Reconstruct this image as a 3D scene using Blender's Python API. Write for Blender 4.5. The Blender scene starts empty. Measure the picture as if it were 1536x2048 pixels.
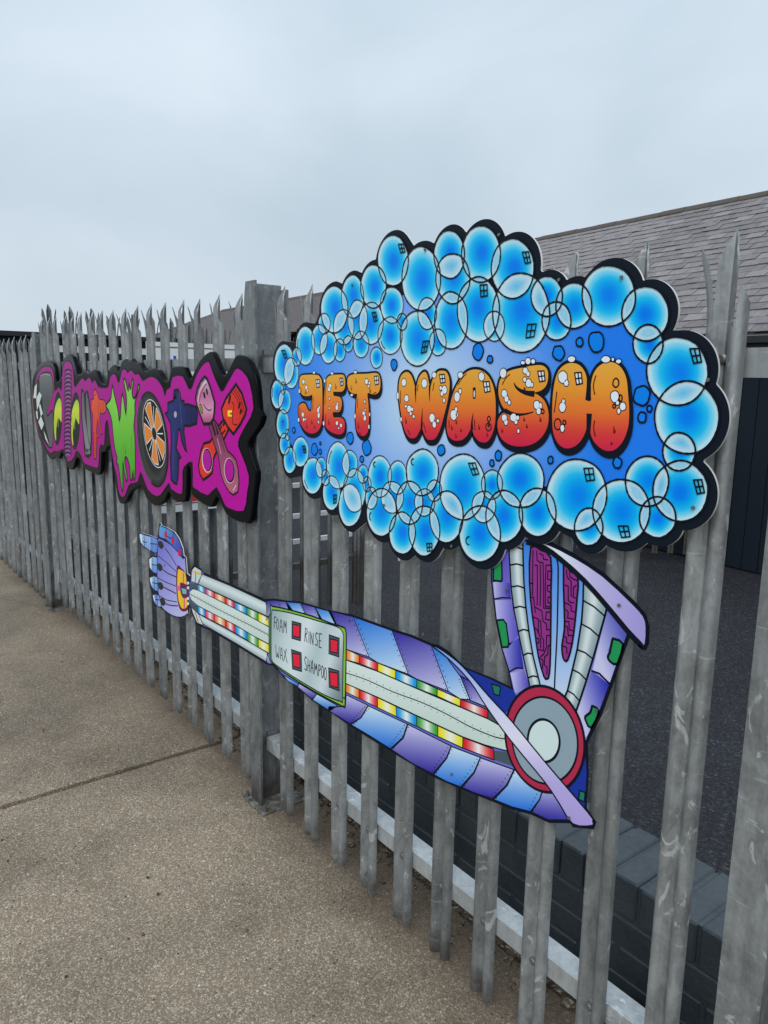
import bpy, bmesh, math, random
from mathutils import Vector, Matrix, noise
from mathutils.geometry import delaunay_2d_cdt
random.seed(7)
S = bpy.context.scene
COL = S.collection
R = math.radians

# ------------------------------------------------------------------ camera
CAM = Vector((2.135094, -1.153771, 1.476394))
FPX = 1513.694
CR = (Vector((0.607955, 0.793796, 0.016673)), Vector((0.149385, -0.093736, -0.984326)), Vector((-0.779792, 0.600917, -0.175568)))
cd = bpy.data.cameras.new('camera'); cam = bpy.data.objects.new('camera', cd); COL.objects.link(cam)
cd.sensor_fit = 'HORIZONTAL'; cd.sensor_width = 36; cd.lens = 36 * FPX / 1536
cd.clip_start = 0.05; cd.clip_end = 3000
r_, u_, b_ = CR[0].normalized(), -CR[1].normalized(), -CR[2].normalized()
cam.matrix_world = Matrix(((r_.x, u_.x, b_.x, CAM.x), (r_.y, u_.y, b_.y, CAM.y), (r_.z, u_.z, b_.z, CAM.z), (0, 0, 0, 1)))
S.camera = cam

# ------------------------------------------------------------------ sky, sun, exposure
SUN_EL, SUN_AZ = R(40), R(145)          # bright patch of the overcast, behind the viewer
W = bpy.data.worlds.new('World'); S.world = W; W.use_nodes = True
nt = W.node_tree; nt.nodes.clear()
def N(t, **k):
    n = nt.nodes.new(t)
    for a, b in k.items():
        if a.startswith('i_'): n.inputs[a[2:].replace('_', ' ')].default_value = b
        else: setattr(n, a, b)
    return n
L = lambda a, b: nt.links.new(a, b)
sky = N('ShaderNodeTexSky', sky_type='NISHITA', sun_disc=False, sun_elevation=SUN_EL, sun_rotation=SUN_AZ)
bg = N('ShaderNodeBackground'); bg.inputs[1].default_value = 0.09
bg2 = N('ShaderNodeBackground'); bg2.inputs[1].default_value = 1.0
tc = N('ShaderNodeTexCoord'); sep = N('ShaderNodeSeparateXYZ'); L(tc.outputs['Generated'], sep.inputs[0])
mp = N('ShaderNodeMapping'); mp.inputs['Scale'].default_value = (1, 1, 1.6); L(tc.outputs['Generated'], mp.inputs[0])
nz = N('ShaderNodeTexNoise'); nz.inputs['Scale'].default_value = 2.3; nz.inputs['Detail'].default_value = 5; nz.inputs['Roughness'].default_value = 0.47; nz.inputs['Distortion'].default_value = .35
L(mp.outputs[0], nz.inputs[0])
cr = N('ShaderNodeValToRGB'); e = cr.color_ramp.elements
e[0].position = .33; e[0].color = (.490, .590, .675, 1); e[1].position = .68; e[1].color = (.650, .740, .825, 1)
L(nz.outputs[0], cr.inputs[0])
hr = N('ShaderNodeMapRange'); hr.inputs['From Min'].default_value = 0; hr.inputs['From Max'].default_value = 1; hr.inputs['To Min'].default_value = 0.93; hr.inputs['To Max'].default_value = 1.5
L(sep.outputs[2], hr.inputs[0])
vm = N('ShaderNodeVectorMath', operation='SCALE'); L(cr.outputs[0], vm.inputs[0]); L(hr.outputs[0], vm.inputs['Scale'])
L(vm.outputs[0], bg2.inputs[0]); L(sky.outputs[0], bg.inputs[0])
mx = N('ShaderNodeMixShader'); mx.inputs[0].default_value = .94; L(bg.outputs[0], mx.inputs[1]); L(bg2.outputs[0], mx.inputs[2])
wo = N('ShaderNodeOutputWorld'); L(mx.outputs[0], wo.inputs[0])
sl = bpy.data.lights.new('sun', 'SUN'); sl.energy = 1.5; sl.angle = R(40); sl.color = (1, .97, .92)
so = bpy.data.objects.new('sun', sl); COL.objects.link(so)
sd = Vector((math.cos(SUN_EL) * math.sin(SUN_AZ), math.cos(SUN_EL) * math.cos(SUN_AZ), math.sin(SUN_EL)))
so.rotation_euler = sd.to_track_quat('Z', 'Y').to_euler(); so.location = (0, -5, 12)
S.view_settings.view_transform = 'Standard'; S.view_settings.look = 'None'; S.view_settings.exposure = 0.08; S.view_settings.gamma = 1
S.render.engine = 'CYCLES'

# ------------------------------------------------------------------ helpers
def ray(px, py):
    return CR[0] * ((px - 768) / FPX) + CR[1] * ((py - 1024) / FPX) + CR[2]
def at(px, py, x=None, y=None, z=None):
    r = ray(px, py)
    t = (x - CAM.x) / r.x if x is not None else (y - CAM.y) / r.y if y is not None else (z - CAM.z) / r.z
    return CAM + r * t
def lin(c):
    return tuple((v / 255 / 12.92) if v / 255 <= .04045 else ((v / 255 + .055) / 1.055) ** 2.4 for v in c)
def tag(o, label=None, cat=None, group=None, kind=None):
    if label: o['label'] = label
    if cat: o['category'] = cat
    if group: o['group'] = group
    if kind: o['kind'] = kind
    return o
def link(name, me, mat=None, parent=None, loc=None, rot=None):
    o = bpy.data.objects.new(name, me); COL.objects.link(o)
    if me is not None and mat and not me.materials: me.materials.append(mat)
    if parent: o.parent = parent
    if loc is not None: o.location = loc
    if rot is not None: o.rotation_euler = rot
    return o
def empty(name, loc=(0, 0, 0), rot=(0, 0, 0)):
    o = bpy.data.objects.new(name, None); COL.objects.link(o); o.location = loc; o.rotation_euler = rot
    o.empty_display_size = .1
    return o
class MB:
    def __init__(s): s.v = []; s.f = []; s.c = []
    def add(s, vs, fs, cs=None):
        o = len(s.v); s.v += [tuple(v) for v in vs]; s.f += [tuple(i + o for i in f) for f in fs]
        if cs: s.c += list(cs)
        return s
    def box(s, x0, x1, y0, y1, z0, z1, j=0):
        jj = lambda: random.uniform(-j, j)
        v = [(x + jj(), y + jj(), z + jj()) for z in (z0, z1) for y in (y0, y1) for x in (x0, x1)]
        return s.add(v, [(0, 2, 3, 1), (4, 5, 7, 6), (0, 1, 5, 4), (1, 3, 7, 5), (3, 2, 6, 7), (2, 0, 4, 6)])
    def cyl(s, p0, p1, r, n=10, r2=None):
        p0, p1 = Vector(p0), Vector(p1); d = (p1 - p0).normalized()
        a = d.orthogonal().normalized(); b = d.cross(a); r2 = r if r2 is None else r2
        v = [p0 + (a * math.cos(6.28318 * k / n) + b * math.sin(6.28318 * k / n)) * r for k in range(n)]
        v += [p1 + (a * math.cos(6.28318 * k / n) + b * math.sin(6.28318 * k / n)) * r2 for k in range(n)]
        f = [(k, (k + 1) % n, n + (k + 1) % n, n + k) for k in range(n)] + [tuple(range(n))[::-1], tuple(range(n, 2 * n))]
        return s.add(v, f)
    def tube(s, pts, r, n=8):
        for a, b in zip(pts[:-1], pts[1:]): s.cyl(a, b, r, n)
        return s
    def mesh(s, name, smooth=False):
        me = bpy.data.meshes.new(name); me.from_pydata(s.v, [], s.f); me.update()
        if s.c:
            at_ = me.color_attributes.new('Col', 'FLOAT_COLOR', 'POINT')
            flat = [q for c in s.c for q in (c[0], c[1], c[2], 1.0)]
            at_.data.foreach_set('color', flat)
        if smooth:
            for p in me.polygons: p.use_smooth = True
        return me
    def build(s, name, mat, parent=None, smooth=False, **k):
        return link(name, s.mesh(name, smooth), mat, parent, **k)
def bevel(o, w, seg=2):
    m = o.modifiers.new('bevel', 'BEVEL'); m.width = w; m.segments = seg; m.limit_method = 'ANGLE'; m.angle_limit = R(40)
    return o

# ------------------------------------------------------------------ materials
class MT:
    def __init__(s, name, base=(.5, .5, .5), rough=.6, metal=0, spec=.5):
        s.m = bpy.data.materials.new(name); s.m.use_nodes = True; s.t = s.m.node_tree; s.b = s.t.nodes['Principled BSDF']
        s.b.inputs['Base Color'].default_value = (*base, 1); s.b.inputs['Roughness'].default_value = rough
        s.b.inputs['Metallic'].default_value = metal; s.b.inputs['Specular IOR Level'].default_value = spec
    def n(s, t, ins=None, **k):
        x = s.t.nodes.new(t)
        for a, b in k.items(): setattr(x, a, b)
        for a, b in (ins or {}).items(): x.inputs[a].default_value = b
        return x
    def l(s, a, b): s.t.links.new(a, b)
    def coord(s, kind='Object', scale=(1, 1, 1), rand=False):
        tc = s.n('ShaderNodeTexCoord'); mp = s.n('ShaderNodeMapping'); mp.inputs['Scale'].default_value = scale
        if kind == 'World':
            g = s.n('ShaderNodeNewGeometry'); s.l(g.outputs['Position'], mp.inputs[0])
        else: s.l(tc.outputs[kind], mp.inputs[0])
        if rand:
            oi = s.n('ShaderNodeObjectInfo'); m = s.n('ShaderNodeMath', {1: 37.0}, operation='MULTIPLY'); s.l(oi.outputs['Random'], m.inputs[0])
            s.l(m.outputs[0], mp.inputs['Location'])
        return mp.outputs[0]
    def noise(s, vec, scale, detail=3, rough=.5, dist=0):
        x = s.n('ShaderNodeTexNoise', {'Scale': scale, 'Detail': detail, 'Roughness': rough, 'Distortion': dist}); s.l(vec, x.inputs[0]); return x.outputs[0]
    def vor(s, vec, scale, out='Distance', feature='F1', rnd=1):
        x = s.n('ShaderNodeTexVoronoi', feature=feature); x.inputs['Scale'].default_value = scale; x.inputs['Randomness'].default_value = rnd; s.l(vec, x.inputs['Vector']); return x.outputs[out]
    def ramp(s, fac, stops, interp='LINEAR'):
        x = s.n('ShaderNodeValToRGB'); x.color_ramp.interpolation = interp; el = x.color_ramp.elements
        while len(el) < len(stops): el.new(.5)
        for e_, (p, c) in zip(el, stops):
            e_.position = p; e_.color = (*c, 1) if not isinstance(c, (int, float)) else (c, c, c, 1)
        s.l(fac, x.inputs[0]); return x.outputs[0]
    def mix(s, fac, a, b, mode='MIX'):
        x = s.n('ShaderNodeMix', data_type='RGBA', blend_type=mode)
        for sock, v in ((0, fac), (6, a), (7, b)):
            if hasattr(v, 'links') or hasattr(v, 'is_linked'): s.l(v, x.inputs[sock])
            else: x.inputs[sock].default_value = v if sock == 0 else (*v, 1)
        return x.outputs[2]
    def col(s, c): s.l(c, s.b.inputs['Base Color'])
    def rgh(s, c): s.l(c, s.b.inputs['Roughness'])
    def bump(s, h, strength=.3, dist=.01):
        x = s.n('ShaderNodeBump', {'Strength': strength, 'Distance': dist}); s.l(h, x.inputs['Height']); s.l(x.outputs[0], s.b.inputs['Normal'])

def galv(name, lo=.17, hi=.40, patch=.60, sc=1, dirt=True):
    m = MT(name, rough=.45, metal=.5)
    v = m.coord('Object', (1, 1, .6), rand=True)
    n1 = m.noise(v, 26 * sc, 4, .6, .6); n2 = m.noise(v, 5 * sc, 2, .5); n3 = m.noise(v, 170, 2, .6)
    g = lambda k: (k * .96, k * 1.02, k * 1.05)
    c = m.ramp(n1, [(.3, g(lo)), (.62, g(hi))])
    c = m.mix(.35, c, m.ramp(n2, [(.3, g(lo * .7)), (.7, g(hi * 1.05))]))
    pt = m.vor(v, 24 * sc, 'Color', rnd=1)
    dv = m.noise(v, 23 * sc, 4, .6, 1.3)
    spots = m.ramp(dv, [(.62, 0), (.65, .85)])
    c = m.mix(spots, c, g(patch))
    c2 = m.mix(.10, c, m.ramp(n3, [(.35, g(.05)), (.65, g(.5))]))
    vs = m.coord('Object', (60, 60, 1.5), rand=True); c2 = m.mix(1.0, c2, m.ramp(m.noise(vs, 1.3, 3, .6), [(.35, .91), (.6, 1.03)]), 'MULTIPLY')
    vh = m.coord('Object', (6, 6, 70), rand=True); c2 = m.mix(m.ramp(m.noise(vh, 1.5, 3, .6), [(.66, 0), (.72, .35)]), c2, g(patch * 1.1))
    tcz = m.n('ShaderNodeTexCoord'); sz = m.n('ShaderNodeSeparateXYZ'); m.l(tcz.outputs['Object'], sz.inputs[0])
    dm = m.n('ShaderNodeMath', {1: .10}, operation='MULTIPLY_ADD'); m.l(n1, dm.inputs[0]); m.l(sz.outputs[2], dm.inputs[2])
    c2 = m.mix(m.ramp(dm.outputs[0], [(.085, .75 if dirt else 0), (.17, 0)]), c2, (.075, .06, .045))
    oi = m.n('ShaderNodeObjectInfo'); rv = m.ramp(oi.outputs['Random'], [(0, .72), (1, 1.0)])
    m.col(m.mix(1.0, c2, rv, 'MULTIPLY')); m.rgh(m.ramp(n1, [(.3, .36), (.7, .55)])); m.bump(n1, .12, .002)
    return m.m
M_GALV = galv('galvanised_steel')
M_GALV2 = galv('galvanised_steel_weathered', .14, .28, .40, .8)
m = MT('black_dark_bolt', (.16, .165, .165), .45, .6); M_BOLT = m.m
# ink: colour comes from the print itself (vertex colours)
def ink(name, rough=.34, spec=.10, coat=0):
    m = MT(name, rough=rough, spec=spec); a = m.n('ShaderNodeVertexColor'); a.layer_name = 'Col'
    v = m.coord('World'); nn = m.noise(v, 3.2, 4, .6)
    m.col(m.mix(1.0, a.outputs[0], m.ramp(nn, [(.3, .93), (.7, 1.0)]), 'MULTIPLY')); m.rgh(m.ramp(nn, [(.3, rough - .06), (.7, rough + .1)]))
    return m.m
M_INK = ink('sign_print')
M_BLACKG = MT('gloss_black_plastic', (.003, .004, .006), .12, 0, .07).m
M_EDGE = MT('white_board_edge', (.62, .62, .6), .5).m
# concrete with exposed aggregate
def concrete():
    m = MT('exposed_aggregate_concrete', rough=.8, spec=.3); v = m.coord('World')
    base = m.noise(v, 1.1, 4, .55); fine = m.noise(v, 160, 3, .7)
    c = m.ramp(base, [(.32, (.215, .166, .114)), (.55, (.285, .225, .158)), (.72, (.33, .265, .19))])
    cell = m.vor(v, 290, 'Color'); d = m.vor(v, 290, 'Distance')
    sepc = m.n('ShaderNodeSeparateColor'); m.l(cell, sepc.inputs[0])
    stone = m.ramp(sepc.outputs[0], [(.0, (.045, .038, .032)), (.3, (.155, .12, .088)), (.6, (.26, .20, .145)), (.86, (.50, .42, .31)), (.955, (.75, .68, .57))])
    c = m.mix(.46, c, stone)
    cell2 = m.vor(v, 85, 'Color'); d2 = m.vor(v, 85, 'Distance'); s2 = m.n('ShaderNodeSeparateColor'); m.l(cell2, s2.inputs[0])
    pick = m.ramp(s2.outputs[1], [(.88, 0), (.885, .85)]); near = m.ramp(d2, [(.26, 1), (.31, 0)])
    pk = m.mix(1.0, pick, near, 'MULTIPLY')
    sc = m.ramp(s2.outputs[2], [(.0, (.04, .035, .03)), (.3, (.22, .13, .08)), (.55, (.42, .36, .27)), (1, (.66, .61, .52))])
    c = m.mix(pk, c, sc)
    st = m.noise(v, .55, 5, .62); c = m.mix(1.0, c, m.ramp(st, [(.32, .62), (.62, 1.07)]), 'MULTIPLY')
    st2 = m.noise(v, 2.6, 5, .65, .6); c = m.mix(1.0, c, m.ramp(st2, [(.30, .76), (.52, 1.0)]), 'MULTIPLY')
    gum = m.vor(v, 1.9, 'Distance'); c = m.mix(m.ramp(gum, [(.028, .55), (.036, 0)]), c, (.035, .03, .026))
    g_ = m.n('ShaderNodeNewGeometry'); sy = m.n('ShaderNodeSeparateXYZ'); m.l(g_.outputs['Position'], sy.inputs[0])
    ed = m.n('ShaderNodeMath', {1: .35}, operation='MULTIPLY_ADD'); m.l(st2, ed.inputs[0]); m.l(sy.outputs[1], ed.inputs[2])
    c = m.mix(m.ramp(ed.outputs[0], [(.09, 0), (.24, .62)]), c, (.075, .052, .034))
    m.col(c); m.rgh(m.ramp(st, [(.35, .5), (.6, .82)]))
    h = m.mix(.5, m.ramp(d, [(0, 1), (.6, 0)]), fine); m.bump(h, .6, .003)
    return m.m
M_CONC = concrete()
def speckle(name, cols, scale, rough, bstr, spec=.4):
    m = MT(name, rough=rough, spec=spec); v = m.coord('World')
    cell = m.vor(v, scale, 'Color'); d = m.vor(v, scale, 'Distance'); s_ = m.n('ShaderNodeSeparateColor'); m.l(cell, s_.inputs[0])
    c = m.ramp(s_.outputs[0], cols); big = m.noise(v, 1.3, 4, .6)
    m.col(m.mix(1.0, c, m.ramp(big, [(.3, .7), (.7, 1.1)]), 'MULTIPLY')); m.bump(m.ramp(d, [(0, 1), (.7, 0)]), bstr, .006)
    return m.m
M_PLATE = speckle('dirty_steel_plate', [(0, (.075, .066, .055)), (.6, (.13, .12, .105)), (1, (.22, .21, .2))], 60, .7, .3)
M_ASPH = speckle('dark_asphalt', [(0, (.008, .008, .011)), (.5, (.020, .021, .027)), (.93, (.042, .043, .052)), (1, (.10, .10, .11))], 95, .6, .9)
M_SOIL = speckle('dirt_and_grit', [(0, (.055, .042, .03)), (.5, (.12, .092, .066)), (.9, (.21, .165, .12)), (1, (.46, .41, .33))], 110, .9, 1)
def brickpaint():
    m = MT('dark_blue_painted_brick', rough=.42, spec=.8); v = m.coord('World')
    a = m.noise(v, 60, 4, .65); b = m.noise(v, 9, 3)
    oi = m.n('ShaderNodeObjectInfo')
    c = m.mix(.5, m.ramp(b, [(.3, (.027, .042, .055)), (.7, (.060, .083, .098))]), m.ramp(oi.outputs['Random'], [(0, (.018, .028, .037)), (1, (.040, .056, .068))]))
    m.col(c); m.rgh(m.ramp(a, [(.35, .38), (.65, .58)])); m.bump(a, .6, .004)
    return m.m
M_BRICK = brickpaint()
def slate():
    m = MT('roof_slate', rough=.6, spec=.4); v = m.coord('World', (1, 1, 1)); a = m.noise(v, 14, 4, .65, .5); oi = m.n('ShaderNodeObjectInfo')
    c = m.mix(.5, m.ramp(a, [(.3, (.115, .105, .110)), (.55, (.19, .173, .178)), (.75, (.33, .305, .31))]), m.ramp(oi.outputs['Random'], [(0, (.125, .113, .118)), (.7, (.20, .182, .187)), (1, (.31, .285, .29))]))
    m.col(c); m.bump(a, .4, .01); return m.m
M_SLATE = slate()
M_CLAD = MT('dark_blue_cladding', (.008, .014, .022), .6, 0, .2).m
M_GUT = MT('black_gutter', (.01, .011, .014), .35).m
M_RIDGE = MT('ridge_tile', (.10, .085, .075), .8).m
M_WHITE = MT('white_paint', (.72, .74, .76), .4).m
M_RENDER = MT('grey_render', (.12, .125, .13), .8).m
M_RUB = MT('black_rubber', (.018, .018, .02), .45).m
M_JOINT = MT('joint_filler', (.014, .012, .010), .9).m
M_BLUE = MT('blue_lettering', (.03, .09, .5), .4).m
M_RED = MT('red_band', (.6, .03, .04), .4).m
M_TEAL = MT('teal_patch', (.05, .32, .32), .4).m
M_LINE = MT('grey_print_line', (.08, .09, .1), .5).m

# ------------------------------------------------------------------ setting
YARD = -.55
gm = MB(); gm.add([(-1500, -1500, -.62), (1500, -1500, -.62), (1500, 1500, -.62), (-1500, 1500, -.62)], [(0, 1, 2, 3)])
tag(gm.build('ground', M_SOIL), kind='structure')
def slab(x0, x1, wob0=False, wob1=False):
    mb = MB(); n = 160; ys = [-9 + 9.18 * k / n for k in range(n + 1)]
    ys = [-40] + ys
    L_ = []; R_ = []
    for k, y in enumerate(ys):
        w = lambda s: .004 * noise.noise((y * 9, s, 0)) + .004 * noise.noise((y * 37, s, 3))
        L_.append(x0 + (w(1) if wob0 else 0)); R_.append(x1 + (w(5) if wob1 else 0))
    vs = []
    for k, y in enumerate(ys): vs += [(L_[k], y, 0), (R_[k], y, 0), (L_[k] + .002, y, -.15), (R_[k] - .002, y, -.15)]
    fs = []
    for k in range(len(ys) - 1):
        a = 4 * k; b = a + 4
        fs += [(a, a + 1, b + 1, b), (a, b, b + 2, a + 2), (a + 1, a + 3, b + 3, b + 1)]
    a = 4 * (len(ys) - 1); fs.append((a, a + 1, a + 3, a + 2))
    mb.add(vs, fs); return tag(mb.build('pavement', M_CONC), kind='structure')
slab(-60, -.550, wob1=True); slab(-.5250, 40, wob0=True)
tag(MB().box(-.556, -.519, -40, .178, -.15, -.034).build('pavement_joint', M_JOINT), kind='structure')
# strip of dirt between pavement and wall
mb = MB(); nx, ny = 240, 8
for i in range(nx + 1):
    for j in range(ny + 1):
        x = -12 + 16 * i / nx; y = .176 + .15 * j / ny
        mb.v.append((x, y, -.012 + .010 * noise.noise((x * 7, y * 9, 0)) + .010 * (j / ny)))
for i in range(nx):
    for j in range(ny):
        a = i * (ny + 1) + j; mb.f.append((a, a + ny + 1, a + ny + 2, a + 1))
tag(mb.build('dirt_strip', M_SOIL, smooth=True), kind='structure')
gr = MB()
for _ in range(900):
    x = random.uniform(-3, 2); y = random.triangular(.06, .3, .27); s = random.choice((.003, .004, .005, .009)) * random.uniform(.6, 1.3)
    z = (.001 if y < .176 else -.006 + .008 * random.random()); gr.box(x - s, x + s, y - s, y + s, z - s, z + s * .8, s * .4)
for _ in range(60):
    x = random.uniform(-2.6, 1.2); y = random.uniform(-1.2, .05); s = random.uniform(.0015, .004); gr.box(x - s, x + s, y - s, y + s, 0, s, s * .3)
tag(gr.build('loose_grit', M_SOIL), 'loose grit and small stones lying along the foot of the fence', 'grit', kind='stuff')
tag(MB().add([(-60, .5, YARD), (60, .5, YARD), (60, 60, YARD), (-60, 60, YARD)], [(0, 1, 2, 3)]).build('asphalt_yard', M_ASPH), kind='structure')

# ------------------------------------------------------------------ low brick wall
wall = tag(empty('brick_wall', (0, .3, 0)), 'low dark blue painted brick wall behind the galvanised fence', 'wall')
bricks = []
MB().box(-9, 4, .008, .208, YARD - .05, .206).build('wall_core', M_BRICK, wall)
def brickmesh(dx, dy, dz, nm):
    out = []
    for k in range(4):
        b = bmesh.new(); bmesh.ops.create_cube(b, size=1)
        for v in b.verts: v.co = Vector((v.co.x * dx, v.co.y * dy, v.co.z * dz)) + Vector([random.uniform(-.0012, .0012) for _ in range(3)])
        bmesh.ops.bevel(b, geom=b.edges[:], offset=.0045, segments=1, affect='EDGES')
        me = bpy.data.meshes.new(nm); b.to_mesh(me); b.free(); me.materials.append(M_BRICK); out.append(me)
    return out
capm = brickmesh(.066, .218, .100, 'brick'); strm = brickmesh(.215, .10, .065, 'brick')
x = -4.2; k = 0
while x < 2.3:
    link('brick', random.choice(capm), parent=wall, loc=(x, .106 + random.uniform(-.003, .003), .262 + random.uniform(-.0025, .0025)), rot=(random.uniform(-.008, .008), 0, random.uniform(-.012, .012))); x += .0762 + random.uniform(-.001, .001)
for c, z in enumerate((.1705, .0955, .0205)):
    x = -4.2 + (.1125 if c % 2 else 0)
    while x < 2.3:
        link('brick', random.choice(strm), parent=wall, loc=(x, .052 + random.uniform(-.002, .002), z), rot=(0, 0, random.uniform(-.006, .006))); x += .225
MB().box(-9, 4, .006, .205, .2, .3065).build('mortar', M_BRICK, wall)
MB().box(-9, 4, .0055, .03, -.1, .201).build('mortar', M_BRICK, wall)

# ------------------------------------------------------------------ palisade fence
PROF = [(.0018 + x * .95, y) for x, y in [(0, .0165), (.0018, .0095), (.006, .003), (.012, -.0005), (.0185, .0), (.0245, .0045), (.0295, .0125), (.035, .0155), (.0405, .0125), (.0455, .0045), (.0515, .0), (.058, -.0005), (.064, .003), (.0682, .0095), (.070, .0165)]]
def pale_mesh(name, H=1.735, z0=.045, split=.135, jag=0, splay=.022, fwd=.004, side=.010, rt=.030):
    mb = MB(); n = len(PROF); th = .0028
    nr = []
    for i in range(n):
        a = PROF[max(0, i - 1)]; b = PROF[min(n - 1, i + 1)]; d = Vector((b[0] - a[0], b[1] - a[1])).normalized(); nr.append(Vector((-d.y, d.x)))
    def strip(idx, tops, zb, bend):
        lv = 6; v = []; f = []
        cx = sum(PROF[i][0] for i in idx) / len(idx)
        for l in range(lv + 1):
            t = l / lv
            for i, tp in zip(idx, tops):
                z = zb + (tp - zb) * t; q = max(0, (z - zb)) / (H - zb + 1e-6)
                x, y = PROF[i]; x += bend[0] * q * q; y += bend[1] * q * q
                v.append((x, y, z)); v.append((x + nr[i].x * th, y + nr[i].y * th, z))
        m = len(idx); w = 2 * m
        for l in range(lv):
            for k in range(m - 1):
                a = l * w + 2 * k; f += [(a, a + 2, a + 2 + w, a + w), (a + 1, a + 1 + w, a + 3 + w, a + 3)]
            a = l * w; f.append((a, a + w, a + w + 1, a + 1)); a = l * w + 2 * (m - 1); f.append((a, a + 1, a + w + 1, a + w))
        for k in range(m - 1):
            a = lv * w + 2 * k; f.append((a, a + 2, a + 3, a + 1)); a = 2 * k; f.append((a, a + 1, a + 3, a + 2))
        mb.add(v, f)
    strip(list(range(n)), [H - split] * n, z0, (0, 0))
    s = H - split; j = lambda: random.uniform(-jag, jag)
    # outer prongs: tip towards the centre, cut slanting outwards; centre prong: house point
    strip([0, 1, 2, 3, 4], [H - .078, H - .064, H - .048, H - .028 + j(), H - .046], s, (-splay, -side))
    strip([4, 5, 6, 7, 8, 9, 10], [H - .046, H - .030, H - .014, H + j(), H - .014, H - .030, H - .046], s, (0, fwd * .3))
    strip([11, 12, 13, 14], [H - rt - .0 + j(), H - rt - .012, H - rt - .022, H - rt - .034], s, (splay * (.8 if rt < .05 else .25), -side))
    me = mb.mesh(name)
    me.shade_smooth(); me.set_sharp_from_angle(angle=R(48))
    return me
pms = [pale_mesh('pale', jag=.003, side=.006 + .003 * k, rt=.078, splay=.020 + .004 * k, fwd=.003 + .002 * k, split=.13 + .008 * k) for k in range(4)]
for me in pms: me.materials.append(M_GALV)
bolt_me = MB().cyl((0, -.004, 0), (0, .004, 0), .0085, 12, .0095).cyl((0, -.0065, 0), (0, -.004, 0), .005, 12, .0085).mesh('bolt')
bolt_me.materials.append(M_BOLT)
fence = tag(empty('palisade_fence', (0, 0, 0)), 'long galvanised palisade fence with spiked pales carrying the three painted signs', 'fence')
def add_pale(x, ref, bolts=True, flip=False):
    o = link('pale', random.choice(pms), parent=ref, loc=(x, random.uniform(-.0015, .0015), -.017 * x * (x > -2.85) + random.uniform(-.004, .004) + (0 if x > -2.85 else -.03 + .012 * (x + 2.9))), rot=(random.uniform(-.003, .003), random.uniform(-.003, .003), random.uniform(-.03, .03)))
    if bolts:
        for z in (.222, 1.516):
            link('bolt', bolt_me, parent=o, loc=(.035, .0115, z + .017 * x))
for i in range(10): add_pale(.0898 + .1522 * i - .003, fence)
for i in range(17): add_pale(-.2008 - .1562 * i, fence)
for i in range(8): add_pale(1.715 + .153 * i, fence, False)
for i in range(36): add_pale(-2.955 - .157 * i, fence, i < 6)
def rail(x0, x1, z, zt):
    mb = MB()
    mb.box(x0, x1, .0205, .0245, z - .045, z); mb.box(x0, x1, .0245, .068, z - .004, z + .0005)
    o = mb.build('rail', M_GALV, fence); o.rotation_euler = (0, .005, 0)
    return o
M_RAILB = galv('galvanised_rail_skylit', .40, .60, .68, 1, False)  # paler copy of the galvanised steel: sky reflection on the rails put into the colour
for x0, x1 in ((-8.4, -2.805), (-2.765, -.07), (-.03, 1.615), (1.655, 4)):
    for z in (.247, 1.530):
        mb = MB(); mb.box(x0, x1, .0205, .0245, z - .045, z); mb.box(x0, x1, .0245, .072, z - .004, z + .0006)
        mb.build('rail', M_RAILB, fence)
ANB = MB().cyl((0, 0, .010), (0, 0, .019), .0095, 6).cyl((0, 0, .018), (0, 0, .030), .005, 8).mesh('anchor_bolt'); ANB.materials.append(M_BOLT)
def post(x, H, low=0):
    p = empty('post'); p.parent = fence; p.location = (x, 0, low)
    mb = MB(); hw = .036; y0, y1 = -.013, .106
    def plate(xa, xb, ya, yb, z0, z1, cut=0):
        if cut:
            v = [(xa, z0), (xb, z0), (xb, z1 - .0), (xa + .012, z1), (xa, z1 - cut)]
            vs = [(a, y, b) for y in (ya, yb) for a, b in v]; n = len(v)
            mb.add(vs, [tuple(range(n))[::-1], tuple(range(n, 2 * n))][::1] + [(k, (k + 1) % n, n + (k + 1) % n, n + k) for k in range(n)])
        else: mb.box(xa, xb, ya, yb, z0, z1)
    plate(-hw, hw, y0, y0 + .0075, .010, H, .055); plate(-hw, hw, y1 - .0075, y1, .010, H - .02, .04); plate(-.003, .003, y0 + .0075, y1 - .0075, .010, H - .006)
    o = mb.build('post_section', M_GALV, None); o.name = 'steel_section'; o.parent = p
    # weld fillet and base plate turned on the ground
    b = MB().box(-.062, .086, -.034, .135, 0, .010, .0008).build('base_plate', M_PLATE, p); bevel(b, .002, 1)
    for bx, by in ((-.050, -.022), (.070, -.018), (-.048, .118), (.07, .12)):
        link('anchor_bolt', ANB, parent=p, loc=(bx, by, 0))
    for z in (.205, 1.500):
        c = MB().box(.003, .012, .030, .075, z - .018, z + .055); c.box(.012, .09, .0245, .031, z + .002, z + .040)
        c.build('rail_cleat', M_GALV2, p)
        MB().cyl((.012, .046, z + .018), (.020, .046, z + .018), .012, 6).cyl((.02, .046, z + .018), (.026, .046, z + .018), .0065, 8).build('cleat_bolt', M_BOLT, p)
    return p
for x, H, low in ((-.048, 1.762, 0), (-2.785, 1.705, -.004), (1.636, 1.72, 0), (-5.55, 1.66, -.02), (-8.4, 1.62, -.03)): 
    p = post(x, H, low)
# post is a sub-assembly: keep three levels at most (fence > post > steel_section)

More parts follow.
